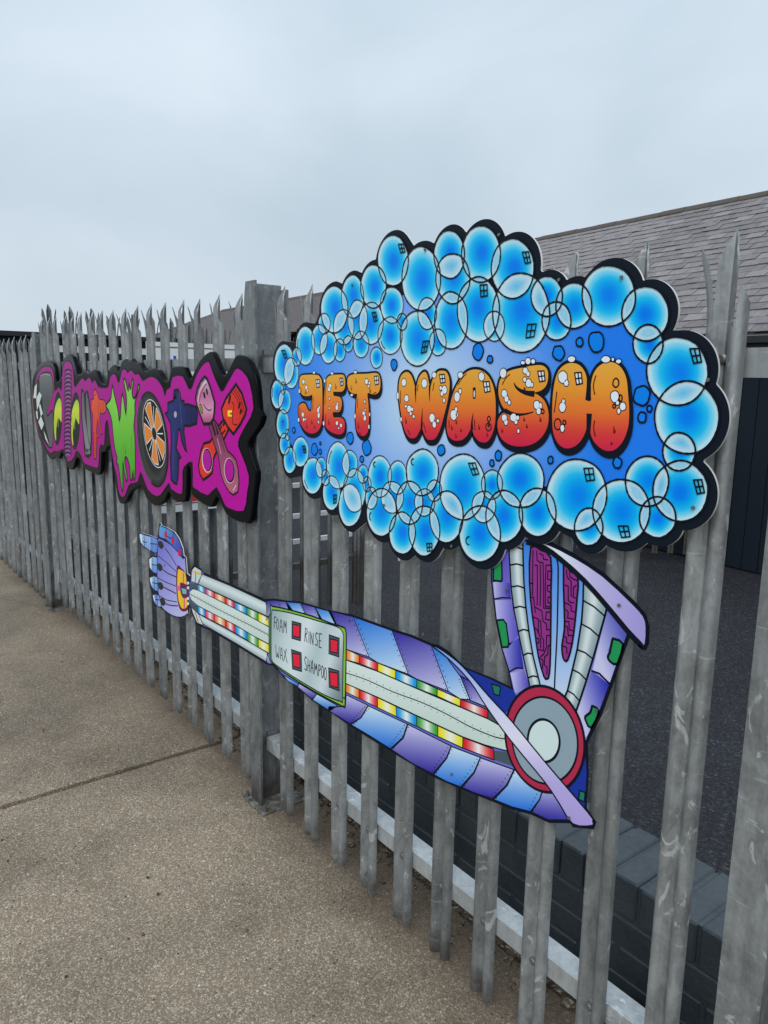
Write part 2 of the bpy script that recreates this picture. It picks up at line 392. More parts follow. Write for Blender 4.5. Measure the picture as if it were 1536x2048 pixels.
# second, perpendicular palisade behind, with its end post
def rear_fence(name, label, p0, p1, n, ztop0, ztop1, z0, face, endpost=True):
    p0 = Vector(p0); p1 = Vector(p1); d = (p1 - p0); ang = math.atan2(d.y, d.x)
    root = tag(empty(name, (p0.x, p0.y, 0), (0, 0, ang + (math.pi if face < 0 else 0))), label, 'fence'); Ln = d.length * (1 if face > 0 else -1)
    H = ztop0; pitch = Ln / n
    pm = [pale_mesh('pale', H=ztop0, z0=z0, split=.19, splay=.034, fwd=.012, jag=.004) for _ in range(2)]
    for q in pm: q.materials.append(M_GALV2)
    for k in range(n):
        link('pale', random.choice(pm), parent=root, loc=(pitch * (k + .2), random.uniform(-.003, .003), (ztop1 - ztop0) * k / n + random.uniform(-.01, .01)), rot=(0, 0, random.uniform(-.04, .04)))
    for z in (z0 + .3, ztop1 - .32):
        MB().box(min(0, Ln), max(0, Ln), .02, .065, z - .05, z).build('rail', M_GALV2, root)
    if endpost:
        for q in (0, Ln):
            MB().box(q - .05, q + .05, .01, .12, YARD, ztop1 - .12).build('post', M_GALV2, root)
    return root
rear_fence('palisade_fence', 'taller palisade fence running away from the path behind the purple sign', (-3.25, .14), (-3.25, 2.78), 19, 1.915, 1.76, -.40, 1)
rear_fence('palisade_fence', 'short palisade gate standing across the yard below the bubble sign', (-3.75, 5.3), (-2.15, 6.75), 13, 1.0, 1.0, -.42, 1)

# ------------------------------------------------------------------ tall white price board on the rear fence
bo = tag(empty('notice_board', (-3.13, .8, 0)), 'white notice board with thin lines and blue lettering behind the purple sign', 'board')
MB().box(-.012, .004, 0, .93, .475, 1.692).build('panel', M_WHITE, bo)
ln = MB()
for z in [1.655] + [.53 + .06 * k for k in range(2)] + [.70, .86, 1.02, 1.18, 1.34]: ln.box(.004, .0065, 0, .93, z, z + .007)
ln.build('printed_line', M_LINE, bo)
MB().box(.004, .0062, .10, .93, .545, .60).build('red_band', M_RED, bo)
u = MB().box(.004, .006, .13, .15, 1.50, 1.60).box(.004, .006, .19, .21, 1.50, 1.60).box(.004, .006, .15, .19, 1.49, 1.51)
u.build('letter', M_BLUE, bo); bo.children[-1]['label'] = 'blue capital U'
MB().box(.004, .006, .42, .55, 1.50, 1.60).build('teal_patch', M_TEAL, bo)

# white rack in the yard seen between pales
rk = tag(empty('metal_rack', (-4.3, 2.9, YARD)), 'white metal rack with three rails standing in the yard behind the rear fence', 'rack')
for z in (.36, .62, .93): MB().box(-.02, .02, -.55, 1.2, z, z + .045).build('rack_rail', M_WHITE, rk)
for y in (-.5, .35, 1.15): MB().box(-.02, .02, y - .02, y + .02, 0, .97).build('rack_leg', M_WHITE, rk)

# ------------------------------------------------------------------ slate roofed building on the right
def roof_building():
    rA = at(1069, 480, z=4.1); rB = at(1536, 386, z=4.1); d = (rB - rA); d.z = 0; d.normalize()
    mid = at(1470, 664.5, z=2.0); nrm = Vector((-d.y, d.x, 0))        # nrm points away from camera
    run = (rA - mid).dot(nrm)
    ex = Vector((mid.x, mid.y, 0))
    root = tag(empty('building', (ex.x, ex.y, YARD), (0, 0, math.atan2(d.y, d.x))), 'low building with a long purple-grey slate roof and dark cladding, at the right', 'building')
    X0, X1 = -6.6, 6.0; ze = 2.0 - YARD; zr = 4.1 - YARD
    MB().box(X0 + .3, X1 - .3, .2, .32, 0, ze - .10).build('wall', M_CLAD, root)
    MB().box(X0 + .3, X1 - .3, 2 * run - .32, 2 * run - .2, 0, ze - .10).build('wall', M_CLAD, root)
    for xx in (X0 + .3, X1 - .42):
        MB().add([(xx, .2, 0), (xx, 2 * run - .2, 0), (xx, 2 * run - .2, ze - .1), (xx, run, zr - .12), (xx, .2, ze - .1), (xx + .12, .2, 0), (xx + .12, 2 * run - .2, 0), (xx + .12, 2 * run - .2, ze - .1), (xx + .12, run, zr - .12), (xx + .12, .2, ze - .1)],
                 [(0, 1, 2, 3, 4), (9, 8, 7, 6, 5), (0, 5, 6, 1), (1, 6, 7, 2), (2, 7, 8, 3), (3, 8, 9, 4), (4, 9, 5, 0)]).build('gable_wall', M_CLAD, root)
    # vertical cladding boards
    cm = MB().box(-.088, .088, -.018, 0, 0, ze - .34).mesh('cladding_board'); cm.materials.append(M_CLAD)
    x = X0 + .4
    while x < X1 - .4:
        o = link('cladding_board', cm, parent=root, loc=(x, .2, .02 + random.uniform(0, .004)), rot=(0, 0, random.uniform(-.01, .01))); x += .186
    MB().box(X0, X1, .13, .2, ze - .30, ze - .05).build('fascia', M_GUT, root)
    g = MB().box(X0, X1, -.04, .06, ze - .115, ze - .045); g.build('gutter', M_GUT, root)
    # roof deck
    dz = .05
    MB().add([(X0, 0, ze - dz), (X1, 0, ze - dz), (X1, run, zr - dz), (X0, run, zr - dz), (X0, 2 * run, ze - dz), (X1, 2 * run, ze - dz)], [(0, 1, 2, 3), (3, 2, 5, 4)]).build('roof', M_SLATE, root)
    rl = [c for c in root.children if c.name.startswith('roof')][0]
    rl.name = 'roof'
    sl_ = math.atan2(zr - ze, run); lenS = math.hypot(run, zr - ze); ex_ = .152; wS = .255
    sm = []
    for k in range(5):
        j = [random.uniform(-.004, .004) for _ in range(8)]
        sm.append(MB().add([(-wS / 2 + .003 + j[0], -.0 + j[1], .004), (wS / 2 - .003 + j[2], 0 + j[3], .004), (wS / 2 - .003, ex_ + .05, -.006), (-wS / 2 + .003, ex_ + .05, -.006),
            (-wS / 2 + .003 + j[0], j[1], .012), (wS / 2 - .003 + j[2], j[3], .012), (wS / 2 - .003, ex_ + .05, .002), (-wS / 2 + .003, ex_ + .05, .002)],
            [(0, 3, 2, 1), (4, 5, 6, 7), (0, 1, 5, 4), (1, 2, 6, 5), (2, 3, 7, 6), (3, 0, 4, 7)]).mesh('slate'))
        sm[-1].materials.append(M_SLATE)
    rows = int(lenS / ex_); cand = []
    Minv = Matrix.Rotation(math.atan2(d.y, d.x), 4, 'Z')
    for r in range(rows):
        x = X0 + (wS / 2 if r % 2 else wS)
        while x < X1 - wS / 2:
            s = r * ex_; ly = s * math.cos(sl_); lz = ze + s * math.sin(sl_)
            wp = Minv @ Vector((x, ly, 0)) + Vector((ex.x, ex.y, 0)); wp.z = lz + YARD
            c = wp - CAM; pz = c.dot(CR[2]); px = 768 + FPX * c.dot(CR[0]) / pz; py = 1024 + FPX * c.dot(CR[1]) / pz
            vis = 1050 < px < 1560 and 360 < py < 680
            cand.append((0 if vis and px > 1330 else 1 if vis else 2, c.length, x, ly, lz)); x += wS
    cand.sort()
    rest = MB()
    for k, (_, _, x, ly, lz) in enumerate(cand):
        mz = random.uniform(-.004, .006); rz = random.uniform(-.012, .012); lift = random.uniform(0, .02)
        if k < 295:
            link('slate', random.choice(sm), parent=rl, loc=(x, ly, lz + mz - dz + .04), rot=(sl_ - lift, 0, rz))
        else:
            mt = Matrix.Translation((x, ly, lz + mz - dz + .04)) @ Matrix.Rotation(rz, 4, 'Z') @ Matrix.Rotation(sl_ - lift, 4, 'X')
            me = random.choice(sm); rest.add([mt @ v.co for v in me.vertices], [tuple(p.vertices) for p in me.polygons])
    tag(rest.build('slates', M_SLATE, rl), kind='stuff')
    rt = MB().cyl((0, 0, 0), (.44, 0, 0), .075, 8).mesh('ridge_tile'); rt.materials.append(M_RIDGE)
    x = X0
    while x < X1 - .4:
        link('ridge_tile', rt, parent=rl, loc=(x, run, zr - .035 + random.uniform(-.004, .004))); x += .45
roof_building()
def far_roof():
    zr = 3.3
    a = at(446, 625, z=zr); b = at(644, 592, z=zr); LN = (at(790, 563, z=zr) - a).length; h = at(340, 680, z=2.35)
    root = tag(empty('building', (a.x, a.y, YARD)), 'distant slate roof with a hipped end, seen between the spikes left of the bubble sign', 'building')
    d = (b - a); d.z = 0; d.normalize(); n = Vector((-d.y, d.x, 0)); run = 3.0; drop = 1.35
    o = Vector((a.x, a.y, YARD)); Z = zr - YARD
    A = Vector((0, 0, Z)); B = d * LN + Vector((0, 0, Z)); E0 = -n * run + Vector((0, 0, Z - drop)) - d * 3.4; E1 = -n * run + d * LN + Vector((0, 0, Z - drop))
    F0 = n * run + Vector((0, 0, Z - drop)) - d * 3.4; F1 = n * run + d * LN + Vector((0, 0, Z - drop))
    MB().add([A, B, E0, E1, F0, F1], [(2, 3, 1, 0), (0, 1, 5, 4), (2, 0, 4)]).build('roof', M_SLATE, root)
    rl = root.children[-1]; mb = MB(); rows = 22
    for k in range(rows):
        t = k / rows; t2 = (k + 1) / rows
        p0 = E0.lerp(A, t); p1 = E1.lerp(B, t); q0 = E0.lerp(A, t2); q1 = E1.lerp(B, t2); up = Vector((0, 0, .05)); lo = Vector((0, 0, .01))
        mb.add([p0 + up, p1 + up, q1 + lo, q0 + lo, p0, p1], [(0, 1, 2, 3), (4, 5, 1, 0)])
        g0 = F0.lerp(A, t); h0 = F0.lerp(A, t2); mb.add([p0 + up, g0 + up, h0 + lo, q0 + lo], [(0, 1, 2, 3)])
    tag(mb.build('slate_courses', M_SLATE, rl), kind='stuff')
    MB().cyl(A, B, .09, 8).cyl(A, E0, .07, 8).build('ridge_tile', M_RIDGE, rl)
    w0 = -n * (run - .4) - d * 3; w1 = -n * (run - .4) + d * (LN - .3); w2 = n * (run - .4) + d * (LN - .3); w3 = n * (run - .4) - d * 3; zz = Vector((0, 0, Z - drop))
    MB().add([w0, w1, w2, w3, w0 + zz, w1 + zz, w2 + zz, w3 + zz], [(0, 1, 5, 4), (1, 2, 6, 5), (2, 3, 7, 6), (3, 0, 4, 7)]).build('wall', M_RENDER, root)
far_roof()
db = tag(empty('building', (-12, 1.0, YARD)), 'dark flat-roofed shed far off at the left, behind the fence', 'building')
MB().box(-5, 0, -1.5, 3.9, 0, 2.62).build('wall', M_CLAD, db)
MB().box(-5.1, .1, -1.6, 4.0, 2.60, 2.68).build('roof', M_GUT, db)
MB().box(0, .02, 1.3, 3.7, 2.36, 2.47).build('white_band', M_WHITE, db)

# ------------------------------------------------------------------ hose lying behind the fence
hp = [at(1214, 2012, z=.015), at(1226, 2004, z=.05), at(1243, 1999, z=.07), at(1262, 1999, z=.07), at(1280, 2003, z=.055), at(1310, 2012, z=.03), at(1345, 2024, z=.02), at(1420, 2060, z=.015)]
hp = [Vector((p.x, min(p.y, .27), p.z)) for p in hp]
hc = bpy.data.curves.new('hose', 'CURVE'); hc.dimensions = '3D'; sp = hc.splines.new('NURBS'); sp.points.add(len(hp) - 1)
for q, p in zip(sp.points, hp): q.co = (*p, 1)
sp.use_endpoint_u = True; hc.bevel_depth = .0085; hc.bevel_resolution = 3; hc.resolution_u = 8
ho = bpy.data.objects.new('tmp', hc); COL.objects.link(ho); dg = bpy.context.evaluated_depsgraph_get()
me = bpy.data.meshes.new_from_object(ho.evaluated_get(dg)); bpy.data.objects.remove(ho); me.materials.clear()
tag(link('hose', me, M_RUB), 'black rubber hose looping on the dirt at the foot of the dark brick wall', 'hose')
# ================================================================== SIGNS
# every printed shape is traced on the sign's own plane (fence parallel), layers a fraction of a millimetre apart
def smooth(pts, n=4, closed=True):
    out = []; m = len(pts)
    rng = range(m) if closed else range(m - 1)
    for i in rng:
        if closed: p0, p1, p2, p3 = pts[i - 1], pts[i], pts[(i + 1) % m], pts[(i + 2) % m]
        else: p0, p1, p2, p3 = pts[max(0, i - 1)], pts[i], pts[i + 1], pts[min(m - 1, i + 2)]
        for k in range(n):
            t = k / n
            out.append(tuple(.5 * ((2 * p1[a]) + (-p0[a] + p2[a]) * t + (2 * p0[a] - 5 * p1[a] + 4 * p2[a] - p3[a]) * t * t + (-p0[a] + 3 * p1[a] - 3 * p2[a] + p3[a]) * t ** 3) for a in (0, 1)))
    if not closed: out.append(pts[-1])
    return out
def inside(x, y, poly):
    c = False; j = len(poly) - 1
    for i in range(len(poly)):
        xi, yi = poly[i]; xj, yj = poly[j]
        if (yi > y) != (yj > y) and x < (xj - xi) * (y - yi) / (yj - yi) + xi: c = not c
        j = i
    return c
def area(p): return .5 * sum(p[i - 1][0] * p[i][1] - p[i][0] * p[i - 1][1] for i in range(len(p)))
def clean(p):
    o = []
    for q in p:
        if not o or math.hypot(q[0] - o[-1][0], q[1] - o[-1][1]) > .05: o.append(q)
    if math.hypot(o[0][0] - o[-1][0], o[0][1] - o[-1][1]) < .05: o.pop()
    return o
def Z(ox, oy, s): return lambda pts: [(ox + x * s, oy + y * s) for x, y in pts]
GAIN = 1.08
def ic(c): return tuple(min(.92, v * GAIN) for v in lin(c))
def lerp(a, b, t): t = max(0, min(1, t)); return tuple(a[i] + (b[i] - a[i]) * t for i in range(len(a)))
def grad(stops, t):
    for (a, ca), (b, cb) in zip(stops[:-1], stops[1:]):
        if t <= b: return lerp(ca, cb, (t - a) / (b - a))
    return stops[-1][1]
LAY = .00008
class Sign:
    def __init__(s, y): s.y = y
    def P(s, px, py, lv=0):
        p = at(px, py, y=s.y); return (p.x, s.y - lv * LAY, p.z)
    def fill(s, mb, poly, col, lv, step=None):
        poly = clean(poly); f = col if callable(col) else (lambda x, y: col)
        vs = [Vector(p) for p in poly]; n = len(vs)
        if step:
            x0 = min(p[0] for p in poly); x1 = max(p[0] for p in poly); y0 = min(p[1] for p in poly); y1 = max(p[1] for p in poly)
            y = y0 + step * .5
            while y < y1:
                x = x0 + step * .5
                while x < x1:
                    if inside(x, y, poly): vs.append(Vector((x, y)))
                    x += step
                y += step
        ed = [(i, (i + 1) % n) for i in range(n)]
        v2, _, fc, _, _, _ = delaunay_2d_cdt(vs, ed, [], 1, 1e-4)
        fs = []
        for t in fc:
            a, b, c = (v2[i] for i in t[:3])
            cx_, cy_ = (a.x + b.x + c.x) / 3, (a.y + b.y + c.y) / 3
            if inside(cx_, cy_, poly):
                cr_ = (b.x - a.x) * (c.y - a.y) - (b.y - a.y) * (c.x - a.x)
                fs.append(tuple(t) if cr_ < 0 else tuple(t)[::-1])
        mb.add([s.P(v.x, v.y, lv) for v in v2], fs, [ic(f(v.x, v.y)) for v in v2])
    def stroke(s, mb, pts, w, lv, col=(16, 22, 32), closed=False, w2=None, wob=0):
        P = [Vector((p[0], p[2])) for p in (s.P(*q) for q in pts)]
        Q = [P[0]]
        for p in P[1:]:
            if (p - Q[-1]).length > 2e-4: Q.append(p)
        if closed and len(Q) > 2 and (Q[0] - Q[-1]).length < 2e-4: Q.pop()
        P = Q; n = len(P)
        if n < 2: return
        sharp = any((P[i] - P[i - 1]).normalized().dot((P[(i + 1) % n] - P[i]).normalized()) < .35 for i in (range(n) if closed else range(1, n - 1)))
        if sharp and n < 14:
            yy = s.y - lv * LAY
            for i in range(n if closed else n - 1):
                a, b = P[i], P[(i + 1) % n]; d = (b - a).normalized(); e = w * .38; a = a - d * e; b = b + d * e; h = Vector((-d.y, d.x)) * w * .5; y_ = yy - i * .000006
                mb.add([(a.x + h.x, y_, a.y + h.y), (a.x - h.x, y_, a.y - h.y), (b.x - h.x, y_, b.y - h.y), (b.x + h.x, y_, b.y + h.y)], [(0, 1, 2, 3)], [ic(col)] * 4)
            return
        vs = []; yy = s.y - lv * LAY; ph = random.uniform(0, 99)
        for i in range(n):
            a = P[i - 1] if (closed or i > 0) else P[i]; b = P[(i + 1) % n] if (closed or i < n - 1) else P[i]
            d1 = (P[i] - a); d2 = (b - P[i])
            if d1.length < 1e-9: d1 = d2
            if d2.length < 1e-9: d2 = d1
            d1.normalize(); d2.normalize(); d = d1 + d2
            d = d1 if d.length < .2 else d.normalized()
            nn = Vector((-d.y, d.x)); k = max(.5, abs(nn.dot(Vector((-d1.y, d1.x)))))
            ww = (w if w2 is None else w + (w2 - w) * i / max(1, n - 1)) * (1 + wob * noise.noise((i * .7 + ph, 0, 0)))
            h = nn * (ww / 2 / k); p = P[i]
            vs += [(p.x + h.x, yy, p.y + h.y), (p.x - h.x, yy, p.y - h.y)]
        m = n if closed else n - 1
        fs = [(2 * i, 2 * i + 1, 2 * ((i + 1) % n) + 1, 2 * ((i + 1) % n)) for i in range(m)]
        mb.add(vs, fs, [ic(col)] * len(vs))
    def ell(s, cx, cy, rx, ry, n=28, tilt=0, wob=0):
        o = []; ph = random.uniform(0, 99)
        for k in range(n):
            t = 6.2831853 * k / n; q = 1 + wob * noise.noise((math.cos(t) * 1.3 + ph, math.sin(t) * 1.3, 0))
            x = rx * math.cos(t) * q; y = ry * math.sin(t) * q
            o.append((cx + x + tilt * y, cy + y))
        return o
    def rings(s, mb, ring_of, stops, lv, n):
        """concentric rings: ring_of(r) -> list of n px points, stops (r, colour)"""
        vs = []; cs = []; fs = []
        for q, (r, c) in enumerate(stops):
            pts = ring_of(r)
            for p in pts: vs.append(s.P(*p, lv)); cs.append(ic(c))
        for q in range(len(stops) - 1):
            for k in range(n):
                a = q * n + k; b = q * n + (k + 1) % n
                fs.append((a, b, b + n, a + n))
        fs.append(tuple(range(n)))
        mb.add(vs, fs, cs)
    def board(s, name, outline, mat_front, parent, th=.004, col=(18, 26, 38)):
        """a cut-out board: printed front, pale cut edge, back"""
        o = clean(outline); 
        if area(o) < 0: o = o[::-1]
        mb = MB(); s.fill(mb, o, col, 0); fr = mb.build(name, mat_front, parent)
        e = MB(); n = len(o); f = [s.P(*p) for p in o]
        vs = [(a, b, c) for a, b, c in f] + [(a, b + th, c) for a, b, c in f]
        e.add(vs, [(i, (i + 1) % n, n + (i + 1) % n, n + i) for i in range(n)])
        v2 = MB(); s2 = Sign(s.y); 
        bk = MB(); s.fill(bk, o, (200, 200, 200), 0)
        e.add([(a, b + th, c) for a, b, c in bk.v], [t[::-1] for t in bk.f])
        e.build('board_edge', M_EDGE, fr)
        return fr
INKC = (14, 22, 33)
def lens(p, q):
    """intersection of two convex polygons (Sutherland-Hodgman)"""
    if area(q) < 0: q = q[::-1]
    out = p
    for i in range(len(q)):
        a, b = q[i - 1], q[i]; nw = []
        for j in range(len(out)):
            c, d = out[j - 1], out[j]
            sc = (b[0] - a[0]) * (c[1] - a[1]) - (b[1] - a[1]) * (c[0] - a[0]); sd_ = (b[0] - a[0]) * (d[1] - a[1]) - (b[1] - a[1]) * (d[0] - a[0])
            if (sc >= 0) != (sd_ >= 0):
                t = sc / (sc - sd_); nw.append((c[0] + (d[0] - c[0]) * t, c[1] + (d[1] - c[1]) * t))
            if sd_ >= 0: nw.append(d)
        out = nw
        if len(out) < 3: return []
    return out
def greedy(items, overlap):
    lv = []
    for i in range(len(items)):
        used = {lv[j] for j in range(i) if overlap(items[i], items[j])}
        k = 0
        while k in used: k += 1
        lv.append(k)
    return lv
def bb(p): return (min(a for a, _ in p), max(a for a, _ in p), min(b for _, b in p), max(b for _, b in p))
def bbo(a, b): return a[0] < b[1] and b[0] < a[1] and a[2] < b[3] and b[2] < a[3]

# ------------------------------------------------------------------ bubble sign
YS = -.034
J = Sign(YS)
def T(ox, oy, s, L_): return [(ox + a * s, oy + b * s, c * s, d * s) for a, b, c, d in L_]
BUB = T(530, 430, .306, [(840, 298, 101, 165), (1024, 415, 126, 210), (1208, 258, 100, 158), (1231, 414, 111, 163), (1220, 690, 108, 188), (1064, 644, 61, 104), (998, 806, 111, 181), (1134, 832, 54, 87), (712, 466, 84, 142), (832, 588, 75, 118), (821, 788, 79, 122), (899, 698, 33, 55), (731, 932, 40, 70), (576, 534, 73, 141), (697, 707, 79, 137), (609, 684, 63, 128), (455, 617, 88, 154), (518, 732, 67, 115), (631, 846, 51, 87), (547, 842, 32, 53), (491, 883, 40, 74), (418, 866, 56, 104), (390, 710, 39, 68), (358, 814, 52, 99), (266, 854, 62, 128), (210, 926, 30, 61), (128, 978, 66, 134), (174, 1034, 47, 101), (84, 1171, 42, 93), (121, 1131, 14, 41), (131, 1217, 41, 80)])
BUB += [(963, 508, 39, 57), (958, 619, 42, 65), (985, 969, 21, 29.5), (961, 1068, 41, 56), (1375, 835.5, 64.5, 72.5)]
BUB += T(530, 800, .306, [(118, 155, 41, 93), (131, 287, 34, 71), (150, 227, 14, 37), (164, 394, 41, 86), (235, 338, 53, 98), (313, 494, 66, 118), (369, 440, 34, 67), (479, 427, 75, 154), (558, 415, 50, 87), (398, 506, 27, 52), (437, 606, 57, 112), (588, 591, 73, 141), (558, 688, 75, 138), (643, 483, 34, 60), (670, 549, 27, 49), (697, 640, 39, 73), (753, 500, 77, 137), (764, 733, 97, 157), (835, 634, 73, 103), (870, 505, 63, 108), (948, 670, 87, 142), (1031, 472, 106, 152), (1046, 668, 66, 89), (900, 869, 85, 137), (1044, 853, 101, 163), (1110, 592, 48, 70), (1189, 763, 109, 170), (1293, 568, 151, 215), (1433, 697, 78, 103)])
BUB += T(960, 800, .3255, [(152, 714, 113, 159), (254, 494, 143, 168), (357, 689, 113, 149), (597, 582, 185, 222), (672, 780, 87, 115), (871, 681, 176, 196), (1030, 501, 133, 154), (1095, 720, 112, 125), (1236, 559, 169, 186), (1227, 317, 101, 117)])
BUB += T(960, 430, .3255, [(204, 328, 132, 185), (257, 601, 175, 244), (414, 499, 96, 124), (474, 651, 89, 119), (581, 557, 111, 142), (795, 496, 163, 189), (1021, 606, 144, 168), (1037, 791, 92, 119), (1217, 960, 189, 210), (90, 683, 63, 93)])
BCH = ['x']
jet = tag(empty('bubble_sign', (0, 0, 0)), 'large cut-out bubble sign reading JET WASH in orange letters on the fence', 'sign')
def star_outline():
    cx, cy = 985, 790; c = J.P(cx, cy); cX, cZ = c[0], c[2]; out = []
    es = []
    for b in BUB:
        pts = [J.P(*p) for p in J.ell(*b, n=48)]
        X = sum(p[0] for p in pts) / 48; Zc = sum(p[2] for p in pts) / 48
        a = (max(p[0] for p in pts) - min(p[0] for p in pts)) / 2; h = (max(p[2] for p in pts) - min(p[2] for p in pts)) / 2
        es.append((X, Zc, a + .0125, h + .0125))
    for k in range(900):
        t = 6.2831853 * k / 900; dx, dz = math.cos(t), math.sin(t); best = .2
        for X, Zc, a, h in es:
            ox, oz = (cX - X) / a, (cZ - Zc) / h; ux, uz = dx / a, dz / h
            A = ux * ux + uz * uz; B = ox * ux + oz * uz; C_ = ox * ox + oz * oz - 1; D = B * B - A * C_
            if D > 0: best = max(best, (-B + math.sqrt(D)) / A)
        out.append((cX + dx * best, cZ + dz * best))
    return out
def to_px(X, Zc, y):
    c = Vector((X, y, Zc)) - CAM; w = c.dot(CR[2]); return (768 + FPX * c.dot(CR[0]) / w, 1024 + FPX * c.dot(CR[1]) / w)
so_ = [to_px(X + .002, Zc - .002, YS) for X, Zc in star_outline()]
J.board('board', so_, M_INK, jet, .005, (17, 25, 36))
# print of the inner field: deep blue at both ends, pale in the middle
inner = [(600, 700), (640, 680), (690, 640), (760, 600), (810, 590), (850, 560), (900, 600), (1000, 600), (1080, 590), (1150, 600), (1200, 600), (1290, 640), (1320, 700), (1330, 800), (1360, 900), (1330, 970), (1260, 1000), (1150, 965), (1060, 980), (980, 990), (900, 980), (820, 960), (760, 970), (700, 960), (640, 950), (590, 900), (572, 860), (568, 800), (575, 740)]
def fieldcol(x, y):
    dx = (x - 845) / (250 if x < 845 else 330); dy = (y - 800) / 330; d = math.hypot(dx, dy * 1.1)
    return grad([(0, (196, 220, 238)), (.22, (178, 208, 238)), (.55, (130, 172, 240)), (.85, (72, 142, 236)), (1.15, (32, 122, 234)), (9, (28, 118, 232))], d)
mb = MB(); J.fill(mb, smooth(inner, 2), fieldcol, 1, 9); mb.build('blue_background', M_INK, jet)
polys = [J.ell(*b, n=36, wob=.035) for b in BUB]
bbs = [bb(p) for p in polys]
lv = greedy(list(range(len(BUB))), lambda i, j: bbo(bbs[i], bbs[j]))
NB = max(lv) + 1
for i, (b, p) in enumerate(zip(BUB, polys)):
    mb = MB(); cx, cy, rx, ry = b; ox, oy = cx + random.uniform(-.08, .10) * rx, cy + random.uniform(-.1, .08) * ry
    def ro(r): return [(ox * (1 - r) + q[0] * r, oy * (1 - r) + q[1] * r) for q in p]
    dk = random.uniform(-6, 6)
    J.rings(mb, ro, [(.02, (0, 126 + dk, 240)), (.22, (0, 136 + dk, 244)), (.45, (4, 166, 250)), (.62, (34, 188, 248)), (.80, (124, 210, 242)), (.92, (190, 226, 242)), (1, (208, 230, 242))], 2 + lv[i], 36)
    J.stroke(mb, smooth(p, 2), .0033 if rx > 25 else .0024, 24 + .12 * lv[i], INKC, closed=True, wob=.5)
    mb.build('bubble', M_INK, jet)
ls = []
for i in range(len(BUB)):
    for j in range(i):
        if bbo(bbs[i], bbs[j]):
            q = lens(polys[i], polys[j])
            if len(q) > 3 and abs(area(q)) > 6: ls.append(q)
lb = [bb(q) for q in ls]; ll = greedy(list(range(len(ls))), lambda i, j: bbo(lb[i], lb[j]))
mb = MB()
for q, l in zip(ls, ll):
    n = len(q); cx = sum(a for a, _ in q) / n; cy = sum(b for _, b in q) / n
    def ro(r): return [(cx * (1 - r) + a * r, cy * (1 - r) + b * r) for a, b in q]
    big = abs(area(q)) > 1500
    J.rings(mb, ro, [(.03, (96, 190, 232) if big else (150, 206, 230)), (.4, (140, 200, 228)), (.75, (184, 218, 234)), (1, (202, 226, 238))], 2 + NB + l * .5, n)
tag(mb.build('bubble_overlap', M_INK, jet), kind='stuff')
# plain blue bubbles
SB = T(530, 430, .306, [(1397, 893, 35, 54), (1474, 943, 18, 24), (847, 978, 20, 35)]) + T(960, 430, .3255, [(487, 848, 37, 44), (616, 782, 21, 28), (717, 780, 46, 63), (997, 1110, 49, 60), (1045, 1190, 15, 19)]) + T(960, 800, .3255, [(1000, 107, 24, 33), (848, 385, 26, 34), (437, 368, 16, 23), (116, 342, 20, 31)]) + T(530, 800, .306, [(560, 248, 22, 38), (668, 312, 28, 51), (636, 386, 12, 21), (326, 322, 19, 38), (364, 283, 5, 10), (364, 337, 8, 16), (191, 197, 9, 19), (1155, 328, 24, 34), (1487, 412, 14, 22)])
for b in SB:
    mb = MB(); p = J.ell(*b, n=20, wob=.16); J.fill(mb, p, (6, 128, 232), 22); J.stroke(mb, smooth(p, 2), .0034, 25, INKC, closed=True, wob=.4); mb.build('small_bubble', M_INK, jet)
# little window-shaped highlights
def window(sg, mb, cx, cy, w, h, sk, lvl, fill=None, st=.003):
    c = [(-w, -h * .8), (w * .7, -h), (w, h * .7), (-w * .5, h)]
    rot = lambda a, b: (cx + a + sk * b, cy + b + .12 * a)
    c = [rot(a, b) for a, b in c]; mid = lambda a, b, t=.5: (a[0] + (b[0] - a[0]) * t, a[1] + (b[1] - a[1]) * t)
    if fill: sg.fill(mb, c, fill, lvl)
    sg.stroke(mb, c, st, lvl + 1, INKC, closed=True)
    sg.stroke(mb, [mid(c[0], c[1]), mid(c[3], c[2])], st, lvl + 1.3, INKC); sg.stroke(mb, [mid(c[0], c[3]), mid(c[1], c[2])], st, lvl + 1.6, INKC)
mb = MB()
for (a, b, w, h, k) in [(898, 218, 20, 30, .1), (721, 665, 15, 32, .1), (1047, 862, 20, 42, -.3), (1433, 495, 27, 42, -.1), (130, 910, 14, 28, .25)]: window(J, mb, 530 + a * .306, 430 + b * .306, w * .306, h * .306, k, 26)
for (a, b, w, h, k) in [(290, 262, 23, 38, .1), (315, 712, 30, 45, -.3), (1330, 865, 33, 48, .08)]: window(J, mb, 960 + a * .3255, 430 + b * .3255, w * .3255, h * .3255, k, 26, st=.0027)
for (a, b, w, h, k) in [(675, 457, 33, 42, .0), (1350, 532, 30, 46, .1), (890, 808, 35, 38, .05)]: window(J, mb, 960 + a * .3255, 800 + b * .3255, w * .3255, h * .3255, k, 26, st=.0027)
for (a, b, w, h, k) in [(260, 322, 11, 24, .1), (460, 647, 12, 30, -.1), (1078, 962, 20, 28, -.1), (1368, 450, 27, 42, .2)]: window(J, mb, 530 + a * .306, 800 + b * .306, w * .306, h * .306, k, 26)
def arc(cx, cy, rx, ry, a0, a1, n=10): return [(cx + rx * math.cos(R(a0 + (a1 - a0) * k / n)), cy + ry * math.sin(R(a0 + (a1 - a0) * k / n))) for k in range(n + 1)]
for (a, b, rx, ry) in [(722, 420, 10, 16), (972, 403, 13, 20), (695, 760, 9, 24), (1335, 918, 18, 26)]: J.stroke(mb, [(530 + x * .306, 800 + y * .306) for x, y in arc(a, b, rx, ry, 80, 290)], .003, 26, INKC)
